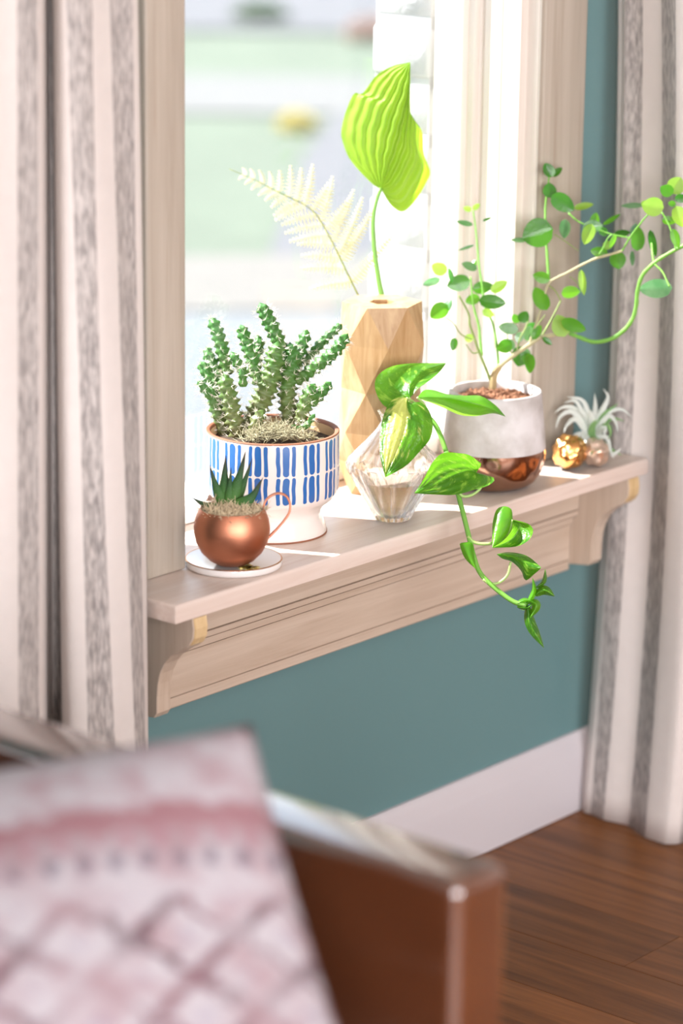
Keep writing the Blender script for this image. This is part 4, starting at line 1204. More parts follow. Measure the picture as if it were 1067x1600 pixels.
# ================================================================== WOODEN VASE with HOSTA LEAF and FERN
wv_c = onz(592, 764, ZS); kw = depth(wv_c)
MT['vase_wood'] = wood('carved_tan_wood', (0.37, 0.205, 0.085), (0.56, 0.375, 0.20), 2, 0.45, (0.30, 0.14, 0.06), 70, 9.0, 0.5)
vz = empty('wooden_vase', wv_c, 'faceted tan wooden vase holding the hosta leaf and the fern', 'vase')
def hexring(r, z, off):
    out = []
    s_ = RT.copy(); s_[2] = 0; s_ /= np.linalg.norm(s_)
    t_ = np.array([fw[0], fw[1], 0]); t_ /= np.linalg.norm(t_)
    for q in range(6):
        a = math.radians(-52 + off + 60 * q)
        out.append(np.array([wv_c[0], wv_c[1], ZS + z]) + (s_ * math.cos(a) + t_ * math.sin(a)) * pxr(r, kw))
    return out
hw_ = lambda y: (764 - y) * kw / F / cosE
rings = [hexring(55, 0.0004, 30), hexring(66, hw_(716), 0), hexring(69, hw_(668), 30), hexring(62, hw_(606), 0), hexring(70, hw_(536), 30), hexring(62, hw_(477), 0)]
v = [p_ for r_ in rings for p_ in r_]
f = []
for i in range(len(rings) - 1):
    odd = (i % 2 == 1)
    for q in range(6):
        a, b_ = i*6 + q, i*6 + (q+1) % 6
        if not odd:   # lower ring is turned +30 against the upper
            c, d = (i+1)*6 + (q+1) % 6, (i+1)*6 + q
            f += [(a, b_, c), (a, c, d)] if True else []
        else:
            c, d = (i+1)*6 + q, (i+1)*6 + (q+5) % 6
            f += [(a, b_, c), (a, c, d)]
f.append(tuple(range(6))[::-1])
# top: hex rim down to a round mouth
ti = (len(rings)-1)*6
mouth = hexring(20, hw_(477) - 0.0004, 0); deep = hexring(19, hw_(640), 0)
m0 = len(v); v += mouth; d0 = len(v); v += deep
for q in range(6):
    f.append((ti + q, ti + (q+1) % 6, m0 + (q+1) % 6, m0 + q))
    f.append((m0 + q, m0 + (q+1) % 6, d0 + (q+1) % 6, d0 + q))
f.append(tuple(d0 + q for q in range(6)))
bd = obj('body', v, f, MT['vase_wood'], vz, False); weld(bd, 1e-6)

MT['hosta'] = leaf_mat('hosta_leaf', (0.24, 0.42, 0.025), (0.33, 0.50, 0.04), (0.36, 0.58, 0.025), 0.52, 0.45, var_scale=25, bump=0.3)
MT['hosta_stem'] = simple('hosta_stalk', (0.16, 0.38, 0.05), 0.4, var=0.15, scale=60)
hb = atk(599, 500, kw)
ho = empty('hosta_leaf', hb, 'large ribbed lime green hosta leaf on a long stalk in the wooden vase', 'leaf')
tube('stalk', pxpath([(601, 540), (599, 478), (592, 440), (585, 390), (583, 345), (588, 315), (595, 294)], kw - 0.005, kw - 0.02, 36), np.linspace(0.0042, 0.0024, 36), MT['hosta_stem'], ho, 10)
mid = [(595, 295), (601, 272), (607, 250), (616, 222), (628, 180), (638, 140), (641, 97)]
lef = [(595, 295), (585, 290), (566, 272), (546, 248), (536, 224), (533, 205), (540, 175), (553, 146), (566, 146), (588, 118), (612, 104), (641, 97)]
rig = [(595, 295), (600, 304), (612, 322), (630, 331), (650, 312), (666, 285), (672, 268), (662, 240), (660, 208), (653, 195), (645, 190), (641, 170), (641, 130), (641, 97)]
pxleaf('blade', mid, lef, rig, MT['hosta'], ho, kw - 0.02, kw - 0.05, bow=0.035, nu=50, nv=30, ripple=0.0036, rn=11.0, kfun=lambda t, s: 0.0010 * math.sin(46 * t + 6 * s) * math.sin(11 * math.pi * s) + (0.02 * s if s > 0 else -0.012 * s))

MT['fern'] = leaf_mat('pale_fern_leaf', (0.66, 0.58, 0.33), (0.78, 0.71, 0.52), (0.78, 0.70, 0.46), 0.45, 0.5, var_scale=60, bump=0)
MT['fern_stalk'] = simple('fern_stalk', (0.20, 0.22, 0.03), 0.5, var=0.2, scale=60)
fr_b = atk(560, 500, kw)
fe = empty('fern_frond', fr_b, 'pale yellow fern frond arching left out of the wooden vase', 'fern')
FR = [(579, 520), (572, 485), (560, 462), (543, 428), (525, 390), (508, 358), (494, 335), (476, 320), (452, 308), (425, 295), (396, 280), (358, 264)]
FQ = resample(FR, 80)
tube('stalk', pxpath(FR, kw - 0.01, kw + 0.02, 60), np.linspace(0.0013, 0.0004, 60), MT['fern_stalk'], fe, 7)
def pinna(bx_, by_, tx, ty, wpx, k0, k1):
    n_ = max(7, int(math.hypot(tx - bx_, ty - by_) / 5.2))
    v, f, uv = [], [], []
    ax_ = np.array([tx - bx_, ty - by_]); L_ = np.linalg.norm(ax_); ax_ /= L_; nr = np.array([-ax_[1], ax_[0]])
    for i in range(n_):
        t0 = i / n_
        ln = wpx / 2 * (1 - t0) ** 0.6 * (0.75 if i == 0 else 1)
        st_ = L_ / n_
        for sd in (-1, 1):
            p0 = np.array([bx_, by_]) + ax_ * L_ * t0 + nr * math.sin(t0 * 3) * 2
            q = [p0, p0 + ax_ * st_ * 1.02, p0 + ax_ * st_ * 0.92 + nr * sd * ln * 0.5, p0 + ax_ * st_ * 0.95 + nr * sd * ln, p0 + ax_ * st_ * 0.62 + nr * sd * ln * 0.85, p0 + ax_ * st_ * 0.30 + nr * sd * ln * 0.35]
            b0 = len(v)
            for w_, p_ in enumerate(q):
                kk = k0 + (k1 - k0) * t0 + (0.0015 * (w_ in (2, 3, 4)))
                v.append(atk(p_[0], p_[1], kk)); uv.append((0.5 + sd * 0.25, t0))
            f.append(tuple(range(b0, b0 + 6)))
    obj('leaflet', v, f, MT['fern'], fe, True, uv)
rr = random.Random(21)
LP = [ # left / lower leaflets: base, tip
 ((548, 440), (483, 452), 16), ((538, 418), (468, 420), 16), ((530, 402), (470, 400), 15), ((520, 383), (464, 382), 15), ((512, 366), (452, 378), 15), ((503, 350), (445, 365), 14), ((493, 335), (440, 352), 14), ((478, 322), (430, 345), 14),
 ((464, 314), (428, 338), 12), ((450, 307), (424, 325), 11), ((436, 300), (414, 314), 10), ((422, 294), (404, 306), 9), ((408, 286), (393, 297), 8), ((395, 280), (383, 289), 7), ((383, 275), (373, 282), 6),
 # right / upper leaflets
 ((556, 438), (612, 368), 17), ((545, 402), (585, 322), 17), ((535, 395), (566, 308), 16), ((520, 376), (552, 296), 16), ((510, 356), (545, 310), 15), ((503, 346), (519, 275), 15), ((490, 328), (513, 285), 14), ((480, 320), (488, 256), 14),
 ((466, 313), (470, 262), 13), ((452, 307), (453, 258), 12), ((438, 300), (436, 266), 11), ((424, 293), (420, 268), 9), ((410, 287), (404, 266), 8), ((397, 281), (390, 264), 7), ((384, 275), (378, 262), 6)]
for (b_, t_, w_) in LP:
    j = int(np.argmin(np.hypot(FQ[:, 0] - b_[0], FQ[:, 1] - b_[1])))
    tt = j / 79
    k0 = kw - 0.01 + 0.03 * tt
    pinna(FQ[j][0], FQ[j][1], t_[0], t_[1], w_ * 1.7, k0, k0 + rr.uniform(-0.02, 0.03))

# ================================================================== GLASS VASE with POTHOS
gc = onz(613, 810, ZS); kg = depth(gc)
gv = empty('glass_vase', gc, 'clear fluted glass vase with water, holding the trailing pothos', 'vase')
hg = lambda d: pxr(d, kg) / cosE
pg = lambda r, h: (pxr(r, kg), hg(h))
outer = [pg(0, 0.3), pg(26, 0.3), pg(28, 2), pg(33, 12), pg(46, 34), pg(60, 58), pg(70, 76), pg(73, 86), pg(70, 94), pg(56, 108), pg(40, 124), pg(26, 140), pg(20, 150), pg(21, 158), pg(27, 166)]
inner = [pg(25.5, 165.5), pg(19, 158), pg(17.5, 150), pg(23.5, 140), pg(37, 123), pg(53, 107), pg(66, 94), pg(69, 86), pg(66, 77), pg(56, 59), pg(42, 36), pg(29, 15), pg(22, 8), pg(0, 7)]
def flute(a, i, z):
    w = 0.11 if z < hg(80) else 0.03
    return 1 + w * abs(math.cos(7 * a)) - w * 0.55
lathe('glass', gc, outer + inner, MT['vase_glass'], gv, 128, rfun=flute, sharp=30)
wat = [(r * 0.985, z + 0.0002) for r, z in inner[::-1] if z < hg(74)]
wt = wat + [(pxr(59, kg) * 1.03, hg(66)), (0, hg(66))]
wt = [q for q in wat if q[1] < hg(62)] + [pg(58.5, 63.5), pg(0, 63.5)]
lathe('water', gc, wt, MT['water'], gv, 64, sharp=30)

GN, GL_ = (0.022, 0.135, 0.006), (0.080, 0.275, 0.014)
TR_ = (0.20, 0.52, 0.02)
MT['poth'] = leaf_mat('pothos_green', GN, GL_, TR_, 0.38, 0.33, var_scale=30, yellow=(0.26, 0.50, 0.05), ylo=0.52, yhi=0.62, bump=0.8)
MT['poth_y'] = leaf_mat('pothos_variegated', GN, (0.11, 0.34, 0.015), (0.26, 0.58, 0.025), 0.40, 0.33, var_scale=40, yellow=(0.60, 0.64, 0.15), ylo=0.56, yhi=0.70, half=0.40, bump=0.8)
MT['poth_l'] = leaf_mat('pothos_light', (0.06, 0.26, 0.012), (0.13, 0.38, 0.02), (0.34, 0.66, 0.05), 0.42, 0.33, var_scale=30, bump=0.4)
MT['vine'] = simple('pothos_stem', (0.15, 0.36, 0.05), 0.4, var=0.15, scale=50)
MT['vine_p'] = simple('pale_pothos_petiole', (0.36, 0.52, 0.16), 0.4, var=0.12, scale=50)
po = empty('pothos_vine', (gc[0], gc[1], gc[2] + hg(30)), 'trailing pothos with variegated heart leaves hanging from the glass vase over the sill', 'plant')
vk = kg - 0.03
V1 = [(612, 740), (611, 690), (616, 655), (635, 636), (655, 638), (668, 650), (680, 664), (690, 685), (697, 706)]
tube('stem', pxpath(V1, kg, kg - 0.06, 40), np.linspace(0.0028, 0.0030, 40), MT['vine'], po, 10)
V2 = [(697, 706), (706, 735), (714, 765), (719, 785), (726, 812), (734, 845), (741, 872), (750, 895), (770, 916), (800, 939), (822, 946)]
tube('stem', pxpath(V2, kg - 0.06, kg - 0.12, 60), np.linspace(0.0033, 0.0030, 60), MT['vine'], po, 10)
def petiole(pts, k0, k1, r=0.0018, mat='vine_p'):
    tube('petiole', pxpath(pts, k0, k1, 24), np.linspace(r, r * 0.8, 24), MT[mat], po, 8)
# leaf A: upper, behind
pxleaf('leaf', [(640, 622), (640, 606), (648, 592), (666, 578), (697, 568)], [(640, 622), (620, 640), (600, 634), (587, 612), (588, 590), (608, 574), (640, 568), (697, 567)], [(640, 622), (645, 617), (655, 606), (672, 594), (686, 582), (697, 568)],
       MT['poth'], po, kg - 0.03, kg + 0.02, bow=-0.02, fold=0.012, nu=30, nv=12, label='upper leaf with a bright folded edge')
# leaf B: big front variegated
pxleaf('leaf', [(636, 622), (634, 640), (632, 665), (624, 690), (612, 720), (602, 746)], [(636, 622), (628, 618), (614, 624), (602, 642), (595, 668), (593, 695), (595, 718), (602, 746)], [(636, 622), (640, 630), (655, 628), (668, 638), (676, 660), (672, 685), (656, 705), (634, 728), (602, 746)],
       MT['poth_y'], po, kg - 0.07, kg - 0.11, bow=0.02, fold=-0.006, nu=32, nv=14, wav=0.002, ripple=0.0008, rn=7, label='large leaf, half of it yellow')
# leaf C: to the right
pxleaf('leaf', [(652, 621), (676, 621), (706, 622), (740, 630), (766, 638), (790, 651)], [(652, 621), (662, 610), (676, 609), (700, 616), (726, 618), (752, 619), (775, 634), (790, 651)], [(652, 621), (664, 626), (690, 636), (718, 648), (744, 650), (770, 646), (790, 651)],
       MT['poth_l'], po, kg - 0.06, kg - 0.03, bow=0.018, fold=0.012, nu=28, nv=12, label='pale leaf reaching right')
# leaf D: lower right
pxleaf('leaf', [(744, 738), (728, 736), (706, 744), (684, 756), (647, 771)], [(744, 738), (752, 726), (746, 720), (733, 711), (716, 708), (692, 708), (676, 722), (662, 748), (647, 771)], [(744, 738), (758, 742), (773, 748), (764, 758), (742, 765), (712, 773), (684, 773), (647, 771)],
       MT['poth'], po, kg - 0.07, kg - 0.12, bow=-0.018, fold=0.010, nu=30, nv=13, ripple=0.0009, rn=6, wav=0.002, label='drooping dark green leaf over the sill')
petiole([(636, 640), (640, 632), (640, 622)], kg - 0.02, kg - 0.03)
petiole([(655, 638), (646, 628), (636, 622)], kg - 0.03, kg - 0.07)
petiole([(668, 650), (662, 632), (652, 621)], kg - 0.04, kg - 0.06)
petiole([(714, 762), (722, 775), (738, 773), (752, 760), (748, 742)], kg - 0.08, kg - 0.07, 0.002)
# small hanging leaves
petiole([(731, 838), (740, 847), (755, 850), (772, 848), (786, 842), (796, 828), (801, 812)], kg - 0.09, kg - 0.10, 0.0022)
pxleaf('leaf', [(801, 812), (797, 815), (790, 828), (780, 842), (769, 856)], [(801, 812), (799, 796), (788, 791), (776, 796), (770, 815), (769, 835), (769, 856)], [(801, 812), (800, 826), (793, 838), (782, 848), (769, 856)], MT['poth_l'], po, kg - 0.10, kg - 0.115, bow=0.015, nu=20, nv=8, label='small cupped leaf, pale underside')
pxleaf('leaf', [(801, 812), (812, 820), (808, 834), (795, 846), (769, 856)], [(801, 812), (800, 826), (793, 838), (782, 848), (769, 856)], [(801, 812), (815, 815), (828, 820), (833, 830), (826, 844), (806, 854), (769, 856)], MT['poth'], po, kg - 0.10, kg - 0.115, bow=-0.015, nu=20, nv=8)
petiole([(755, 905), (765, 912), (780, 910), (793, 898), (798, 878)], kg - 0.105, kg - 0.11, 0.0020)
pxleaf('leaf', [(776, 866), (795, 868), (815, 876), (832, 886), (845, 888)], [(776, 866), (790, 863), (808, 864), (826, 870), (845, 886)], [(776, 866), (785, 873), (800, 878), (814, 892), (821, 907), (836, 896), (845, 888)], MT['poth'], po, kg - 0.11, kg - 0.13, bow=0.02, nu=20, nv=8, label='dark curled leaf')
# pale sheath on the stem
pxleaf('sheath', [(721, 848), (730, 862), (738, 878), (744, 890)], [(721, 848), (718, 850), (726, 872), (744, 890)], [(721, 848), (737, 848), (741, 866), (744, 890)], MT['poth_l'], po, kg - 0.098, kg - 0.108, bow=0.006, nu=12, nv=5)
# growing tip
for pts, w_, mt in [([(822, 946), (834, 925), (832, 902)], 9, 'poth_l'), ([(838, 918), (850, 908), (852, 888)], 7, 'poth'), ([(836, 930), (850, 922), (867, 932)], 15, 'poth'), ([(826, 940), (838, 945), (828, 966)], 14, 'poth_l'), ([(824, 946), (829, 975), (850, 1013)], 17, 'poth'), ([(806, 944), (820, 938), (834, 940)], 8, 'poth_l'), ([(808, 948), (822, 950), (832, 944)], 7, 'poth_l')]:
    Q = resample(pts, 12)
    d = np.gradient(Q, axis=0); d /= np.linalg.norm(d, axis=1)[:, None]; nn = np.stack([-d[:, 1], d[:, 0]], 1)
    ww = np.array([math.sin(math.pi * (0.08 + 0.92 * t) ** 0.9) for t in np.linspace(0, 1, 12)])[:, None] * w_ / 2
    ww[-1] = 0
    pxleaf('leaf', Q, Q + nn * ww, Q - nn * ww, MT[mt], po, kg - 0.12, kg - 0.125, bow=0.008, fold=0.004, nu=14, nv=5)

# ================================================================== CONCRETE POT with SHRUB
kc_c = onz(770, 757, ZS); k4 = depth(kc_c)
def concrete():
    m, n, l, b = new_mat('pale_grey_concrete')
    tc = n.new('ShaderNodeTexCoord')
    a = n.new('ShaderNodeTexNoise'); a.inputs['Scale'].default_value = 22; a.inputs['Detail'].default_value = 6; l.new(tc.outputs['Object'], a.inputs['Vector'])
    cr = n.new('ShaderNodeValToRGB'); cr.color_ramp.elements[0].position = 0.32; cr.color_ramp.elements[1].position = 0.62
    cr.color_ramp.elements[0].color = (0.40, 0.365, 0.34, 1); cr.color_ramp.elements[1].color = (0.66, 0.635, 0.635, 1)
    l.new(a.outputs['Fac'], cr.inputs[0]); l.new(cr.outputs[0], b.inputs['Base Color']); b.inputs['Roughness'].default_value = 0.65
    bp = n.new('ShaderNodeBump'); bp.inputs['Strength'].default_value = 0.5; bp.inputs['Distance'].default_value = 0.002; l.new(a.outputs['Fac'], bp.inputs['Height']); l.new(bp.outputs[0], b.inputs['Normal'])
    return m
MT['concrete'] = concrete()
def hammered(name, col, rough, scale, strength):
    m, n, l, b = new_mat(name)
    tc = n.new('ShaderNodeTexCoord'); vo = n.new('ShaderNodeTexVoronoi'); vo.inputs['Scale'].default_value = scale; vo.feature = 'SMOOTH_F1'
    l.new(tc.outputs['Object'], vo.inputs['Vector'])
    b.inputs['Base Color'].default_value = col + (1,); b.inputs['Metallic'].default_value = 1; b.inputs['Roughness'].default_value = rough
    bp = n.new('ShaderNodeBump'); bp.inputs['Strength'].default_value = strength; bp.inputs['Distance'].default_value = 0.004
    l.new(vo.outputs['Distance'], bp.inputs['Height']); l.new(bp.outputs[0], b.inputs['Normal'])
    return m
MT['ham'] = hammered('hammered_copper_glaze', (0.52, 0.31, 0.22), 0.14, 42, 0.8)
MT['chips'] = simple('brown_bark_chips', (0.24, 0.105, 0.055), 0.9, var=0.4, scale=120, bump=0.6, bscale=200)
pot4 = empty('shrub_planter', kc_c, 'small-leaved green shrub in a grey concrete pot with a copper lower half', 'potted plant')
h4 = lambda d: pxr(d, k4) / cosE
p4 = lambda r, h: (pxr(r, k4), h4(h))
body = lathe('pot', kc_c, [p4(80.8, 60), p4(79.5, 75), p4(77, 98), p4(74.5, 120), p4(72.5, 140), p4(72, 144.5), p4(70.5, 146), p4(66, 146), p4(64.5, 144), p4(64.5, 130)], MT['concrete'], pot4, 72)
lathe('copper_base', kc_c, [p4(0, 0.3), p4(46, 0.3), p4(54, 2), p4(66, 10), p4(75, 24), p4(80, 40), p4(81.3, 52), p4(81.0, 60.2)], MT['ham'], pot4, 72)
lathe('inner_wall', kc_c, [p4(64.6, 132), p4(60, 100), p4(0, 98)], MT['concrete'], pot4, 48)
zs4 = kc_c[2] + h4(131)
# bark-chip soil: a heap of lumps
rr = random.Random(8); v, f = [], []
ico = [(0, 0, 1), (0.894, 0, 0.447), (0.276, 0.851, 0.447), (-0.724, 0.526, 0.447), (-0.724, -0.526, 0.447), (0.276, -0.851, 0.447), (0.724, 0.526, -0.447), (-0.276, 0.851, -0.447), (-0.894, 0, -0.447), (-0.276, -0.851, -0.447), (0.724, -0.526, -0.447), (0, 0, -1)]
icf = [(0,1,2),(0,2,3),(0,3,4),(0,4,5),(0,5,1),(1,6,2),(2,7,3),(3,8,4),(4,9,5),(5,10,1),(6,7,2),(7,8,3),(8,9,4),(9,10,5),(10,6,1),(11,7,6),(11,8,7),(11,9,8),(11,10,9),(11,6,10)]
for q in range(330):
    a = q * 2.399; r = pxr(60, k4) * math.sqrt((q + .5) / 330)
    c = np.array([kc_c[0] + r * math.cos(a), kc_c[1] + r * math.sin(a), zs4 - 0.002 + 0.006 * (1 - (r / pxr(60, k4)) ** 2) + rr.uniform(0, 0.003)])
    s_ = rr.uniform(0.0024, 0.0062); b0 = len(v)
    for p_ in ico: v.append(c + np.array(p_) * s_ * np.array([rr.uniform(.7, 1.4), rr.uniform(.7, 1.4), rr.uniform(.6, 1.1)]))
    f += [tuple(b0 + i for i in t) for t in icf]
sb = obj('bark_chips', v, f, MT['chips'], pot4, False); sb['kind'] = 'stuff'
MT['trunk'] = simple('knobbly_trunk', (0.36, 0.27, 0.13), 0.8, var=0.25, scale=90, bump=0.5)
MT['twig'] = simple('green_brown_twig', (0.20, 0.28, 0.07), 0.6, var=0.3, scale=70)
MT['twig_g'] = simple('green_twig', (0.17, 0.40, 0.06), 0.5, var=0.2, scale=70)
MT['twig_w'] = simple('woody_twig', (0.42, 0.38, 0.22), 0.7, var=0.25, scale=70)
def branch(pts, k0, k1, r0, r1, mat, n_=36):
    tube('branch', pxpath(pts, k4 + k0, k4 + k1, n_), np.linspace(r0, r1, n_) * (1 + 0.08 * np.sin(np.arange(n_) * 1.7)), MT[mat], pot4, 8)
t_ = tube('trunk', pxpath([(768, 622), (770, 600), (772, 586), (780, 573)], k4, k4, 20), np.linspace(0.0056, 0.0042, 20), MT['trunk'], pot4, 12)
branch([(766, 594), (756, 568), (748, 549), (740, 525), (734, 508), (732, 490), (717, 462)], 0, -0.02, 0.0021, 0.0011, 'twig')
branch([(753, 556), (750, 530), (748, 508), (740, 478), (736, 440), (735, 432)], 0, 0.0, 0.0020, 0.0010, 'twig_g')
branch([(779, 572), (776, 540), (770, 506), (758, 480), (753, 445), (748, 410), (744, 365), (741, 340), (738, 325)], 0, 0.03, 0.0019, 0.0009, 'twig_g')
branch([(746, 551), (738, 551), (728, 538)], 0, -0.01, 0.0010, 0.0007, 'twig')
branch([(737, 530), (720, 522), (708, 505), (696, 496)], -0.01, -0.02, 0.0011, 0.0007, 'twig')
branch([(780, 573), (793, 562), (808, 551), (825, 540), (845, 527), (870, 523), (893, 521)], 0, 0.0, 0.0036, 0.0020, 'twig_w')
branch([(890, 521), (905, 527), (925, 534), (943, 533), (960, 527), (976, 515), (988, 499), (994, 478), (996, 455), (1004, 430), (1022, 411), (1045, 396), (1075, 380)], 0, -0.08, 0.0029, 0.0024, 'twig_g', 60)
branch([(845, 527), (858, 505), (866, 490), (876, 470)], 0, 0.01, 0.0014, 0.0010, 'twig')
branch([(826, 540), (836, 510), (846, 480), (856, 445), (868, 435), (885, 427), (905, 416), (928, 405), (948, 399), (972, 392)], 0.0, -0.02, 0.0016, 0.0018, 'twig_w', 44)
branch([(857, 432), (855, 400), (853, 370), (852, 330), (854, 305), (858, 276)], 0, 0.0, 0.0020, 0.0011, 'twig_g')
branch([(866, 366), (880, 375), (904, 392)], 0, 0.01, 0.0007, 0.0005, 'twig')
branch([(888, 333), (905, 347), (930, 357), (955, 366), (985, 372)], 0, -0.02, 0.0012, 0.0010, 'twig_g')
branch([(936, 397), (942, 388), (950, 372), (957, 366)], -0.01, -0.02, 0.0010, 0.0009, 'twig_g')
branch([(972, 392), (985, 370), (1000, 350), (1008, 340), (1018, 330)], -0.02, -0.07, 0.0012, 0.0010, 'twig_g')
branch([(1034, 332), (1042, 345), (1050, 365), (1056, 390)], -0.07, -0.08, 0.0012, 0.0012, 'twig_g')
branch([(1018, 380), (1022, 410), (1035, 425), (1046, 448)], -0.05, -0.08, 0.0016, 0.0012, 'twig_g')
branch([(876, 470), (868, 455), (856, 445)], 0.01, 0.0, 0.0009, 0.0009, 'twig')
branch([(890, 432), (900, 440), (906, 450)], -0.01, -0.01, 0.0006, 0.0005, 'twig')
branch([(806, 556), (812, 530), (820, 515), (826, 500)], 0, 0.0, 0.0012, 0.0009, 'twig')
branch([(800, 556), (795, 540), (792, 520)], 0, 0.0, 0.0010, 0.0007, 'twig')
branch([(832, 538), (835, 520), (842, 505), (852, 492)], 0, 0.02, 0.0009, 0.0007, 'twig')

MT['sl_d'] = leaf_mat('shrub_leaf_dark', (0.020, 0.135, 0.010), (0.042, 0.19, 0.016), (0.14, 0.45, 0.02), 0.25, 0.25, var_scale=50, bump=0.2, spec=0.6)
MT['sl_m'] = leaf_mat('shrub_leaf_mid', (0.05, 0.23, 0.012), (0.085, 0.30, 0.02), (0.24, 0.58, 0.04), 0.35, 0.3, var_scale=50, bump=0.2)
MT['sl_l'] = leaf_mat('shrub_leaf_light', (0.22, 0.46, 0.05), (0.32, 0.55, 0.08), (0.45, 0.75, 0.08), 0.5, 0.4, var_scale=50, bump=0.1)
MT['sl_p'] = leaf_mat('shrub_leaf_pale', (0.07, 0.22, 0.08), (0.17, 0.33, 0.16), (0.2, 0.45, 0.13), 0.3, 0.16, var_scale=50, bump=0.1, spec=0.8)
SHRUB = [ # centre x, y, length, width, direction of the tip in degrees (0 = right, 90 = up), tone, roll
 (686,419,27,22,150,'l',0),(674,440,28,15,200,'p',30),(716,443,38,26,195,'d',0),(703,430,24,12,110,'d',40),(686,487,34,26,220,'m',20),(697,478,26,18,60,'p',40),(755,449,34,20,10,'d',15),(769,472,42,23,-8,'d',0),
 (738,468,24,17,200,'m',0),(763,489,20,14,-20,'l',0),(780,448,30,17,30,'l',20),(709,538,21,13,260,'d',10),(733,528,15,13,40,'l',0),(730,326,14,9,160,'l',0),(744,323,14,9,40,'l',0),(726,349,26,9,170,'p',30),(761,342,15,6,25,'d',30),
 (728,386,26,8,195,'p',40),(733,416,26,14,160,'p',30),(738,414,20,12,60,'m',30),(794,513,32,19,172,'d',0),(806,497,17,14,120,'m',0),(818,495,20,18,60,'d',0),(788,541,26,22,200,'m',10),(798,538,18,20,-40,'p',40),(814,557,33,30,255,'d',0),(827,568,32,19,270,'m',20),
 (826,521,24,20,70,'p',30),(839,519,26,15,55,'m',20),(811,527,18,14,250,'p',10),(830,509,16,13,30,'d',20),(857,266,24,18,120,'d',0),(871,269,20,13,40,'d',30),(859,297,24,22,95,'d',0),(825,307,42,21,185,'d',0),(879,317,42,28,-35,'d',0),(840,365,50,46,200,'d',0),
 (846,433,28,19,165,'m',0),(846,466,40,27,115,'m',10),(892,457,30,21,5,'m',30),(876,509,36,30,110,'l',0),(896,508,40,22,-20,'m',10),(882,358,31,18,265,'p',20),(913,322,33,12,10,'l',20),(919,366,34,20,250,'l',0),(926,355,32,22,10,'p',20),(930,344,24,16,80,'m',20),
 (957,343,34,9,28,'m',40),(972,364,26,14,10,'d',15),(997,373,38,22,85,'m',0),(936,394,28,17,170,'m',0),(965,407,28,26,-80,'m',0),(1019,380,42,13,-80,'d',20),(988,320,36,10,178,'p',20),(1020,322,34,30,170,'l',0),(1042,297,22,21,150,'m',0),(1056,290,28,28,60,'l',0),
 (1050,318,12,10,170,'m',0),(1062,338,34,22,-70,'l',0),(1024,450,52,30,180,'p',10),(1056,372,30,16,-70,'m',20),(911,441,40,13,-80,'l',20),(855,533,18,9,-40,'d',10),(958,377,22,10,250,'m',30),(990,358,22,12,70,'p',20),(950,383,18,14,20,'l',0),(1010,318,18,10,0,'l',0),(1064,310,20,14,0,'d',0),
 (811,375,26,8,180,'p',20),(988,404,24,9,-88,'p',30),(943,362,16,14,-60,'d',0),(1045,345,22,14,-10,'m',20)]
rr = random.Random(5)
for (x, y, L_, w_, ang, tone, roll) in SHRUB:
    kk = k4 + rr.uniform(-0.03, 0.02)
    if x > 985: kk -= 0.07 * min(1, (x - 985) / 40)
    a = math.radians(ang)
    axis = RT * math.cos(a) + UP * math.sin(a) + fw * rr.uniform(-0.25, 0.25)
    side = -RT * math.sin(a) + UP * math.cos(a)
    side = rot(side, axis, math.radians(roll * rr.choice((-1, 1)) + rr.uniform(-12, 12)))
    bpt = atk(x - math.cos(a) * L_ / 2, y + math.sin(a) * L_ / 2, kk)
    vv, ff, uu = blade_vf(bpt, axis, side, pxr(L_, k4), pxr(w_, k4), curl=rr.uniform(0.02, 0.15), fold=rr.uniform(-0.25, -0.05), nu=11, nv=4)
    obj('leaf', vv, ff, MT['sl_' + tone], pot4, True, uu)

# ================================================================== GOLD BALLS + AIR PLANT
def ball(name, px, py, rpx, mat, label, seed, amp=0.13):
    base = onz(px, py + rpx * 0.80, ZS); k = depth(base); R = pxr(rpx, k)
    c = base + np.array([0, 0, R * 0.97])
    bm = bmesh.new(); bmesh.ops.create_icosphere(bm, subdivisions=4, radius=1)
    rr = random.Random(seed)
    seeds = [np.array([rr.gauss(0, 1) for _ in range(3)]) for _ in range(46)]; seeds = [s / np.linalg.norm(s) for s in seeds]
    v = []
    for q in bm.verts:
        d = np.array(q.co); mx_ = sorted((s @ d for s in seeds), reverse=True)
        e = max(0, 1 - (1 - mx_[0]) / 0.035)
        p_ = d * R * (1 - amp * 0.6 + amp * e)
        v.append(c + p_)
    bm.verts.index_update()
    f = [[x.index for x in w.verts] for w in bm.faces]; bm.free()
    zmin = min(p_[2] for p_ in v)
    v = [p_ + np.array([0, 0, ZS + 0.0003 - zmin]) for p_ in v]
    o = obj(name, v, f, mat, None, True, loc=base)
    props(o, label, 'ornament', 'metallic balls on the sill')
    return o, k
MT['goldball'] = simple('bubbled_gold', (0.78, 0.42, 0.15), 0.18, metal=1.0, var=0.15, scale=60)
MT['paleball'] = simple('bubbled_pale_gold', (0.78, 0.60, 0.48), 0.3, metal=0.8, var=0.12, scale=60)
gb, kb = ball('bubbled_ball', 888, 711, 28, MT['goldball'], 'bubbled gold ball on the sill beside the concrete pot', 3)
gb2, kb2 = ball('bubbled_ball', 929, 710, 23, MT['paleball'], 'paler bubbled ball under the air plant, right of the gold one', 6)
ka = kb2 - 0.005
MT['air'] = leaf_mat('air_plant_white', (0.78, 0.83, 0.78), (0.86, 0.89, 0.85), (0.82, 0.88, 0.80), 0.4, 0.4, var_scale=60, bump=0)
MT['airg'] = leaf_mat('air_plant_green', (0.16, 0.36, 0.14), (0.28, 0.48, 0.20), (0.4, 0.62, 0.25), 0.4, 0.4, var_scale=60, bump=0)
ap = empty('air_plant', atk(926, 688, ka), 'spiky pale air plant with curled silvery leaves, at the right end of the sill', 'air plant')
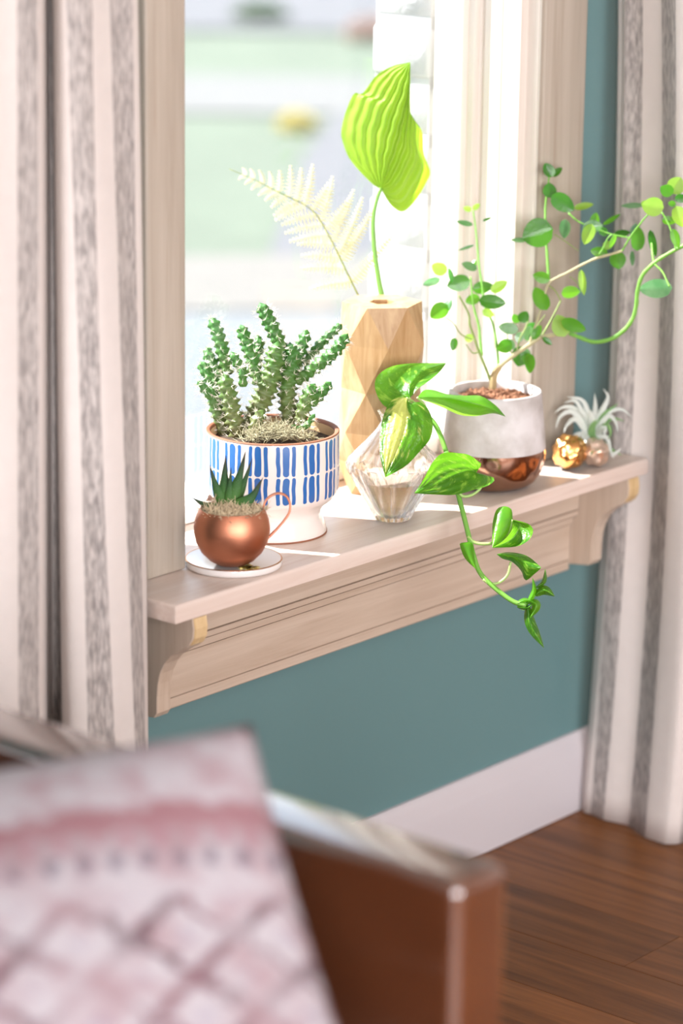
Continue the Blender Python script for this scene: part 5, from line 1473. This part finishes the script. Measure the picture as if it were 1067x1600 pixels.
AL = [([(924,672),(912,628),(885,620)],8,'air',-1),([(922,668),(908,640),(898,626),(880,630)],7,'air',-1),([(920,672),(900,640),(880,636),(866,646)],8,'air',0),([(918,674),(896,644),(876,650),(868,670)],8,'air',-2),([(918,676),(900,655),(886,664),(881,676)],8,'air',-3),
      ([(920,682),(905,680),(890,684)],10,'air',-3),([(922,684),(912,684),(916,692)],8,'air',-4),([(928,668),(942,640),(950,620),(942,607)],9,'air',1),([(926,668),(930,640),(929,614)],8,'air',2),([(930,670),(945,648),(966,630)],8,'airg',0),([(930,672),(952,644),(972,640),(987,652)],7,'air',0),
      ([(931,674),(950,650),(962,660),(965,676)],7,'air',-2),([(931,678),(948,664),(954,676),(950,686)],7,'airg',-3),([(930,680),(944,668),(944,684)],8,'air',-4),([(932,682),(948,684),(954,704),(960,717)],6,'air',-2),([(928,682),(932,692),(922,712)],5,'airg',-3),([(930,684),(938,692),(934,708)],5,'airg',-3),
      ([(932,676),(955,655),(976,658)],6,'airg',2),([(926,670),(938,648),(946,632)],8,'airg',1),([(922,668),(916,650),(904,640)],9,'air',-2),([(924,680),(926,660),(922,640)],11,'air',-3),([(926,684),(925,670),(932,655)],10,'airg',-3),([(934,684),(952,700),(972,712)],6,'airg',1),([(955,712),(966,705),(969,700)],5,'air',0)]
for pts, w_, mt, dk in AL:
    n_ = 14
    Q = pxpath(pts, ka, ka + dk * 0.008, n_); T, N, B = frames(Q)
    v, f, uv = [], [], []
    for i in range(n_):
        t = i / (n_ - 1); ww = pxr(w_ * 1.25, ka) / 2 * (1 - t ** 2.2) + 0.0001
        sd = np.cross(T[i], fw); sd /= np.linalg.norm(sd); nn = np.cross(sd, T[i])
        for j, (s_, h_) in enumerate(((-1, .5), (-.5, .1), (0, 0), (.5, .1), (1, .5))):
            v.append(Q[i] + sd * ww * s_ + nn * ww * h_); uv.append((j / 4, t))
    for i in range(n_ - 1):
        for j in range(4): f.append((i*5 + j, i*5 + j + 1, (i+1)*5 + j + 1, (i+1)*5 + j))
    obj('leaf', v, f, MT[mt], ap, True, uv)
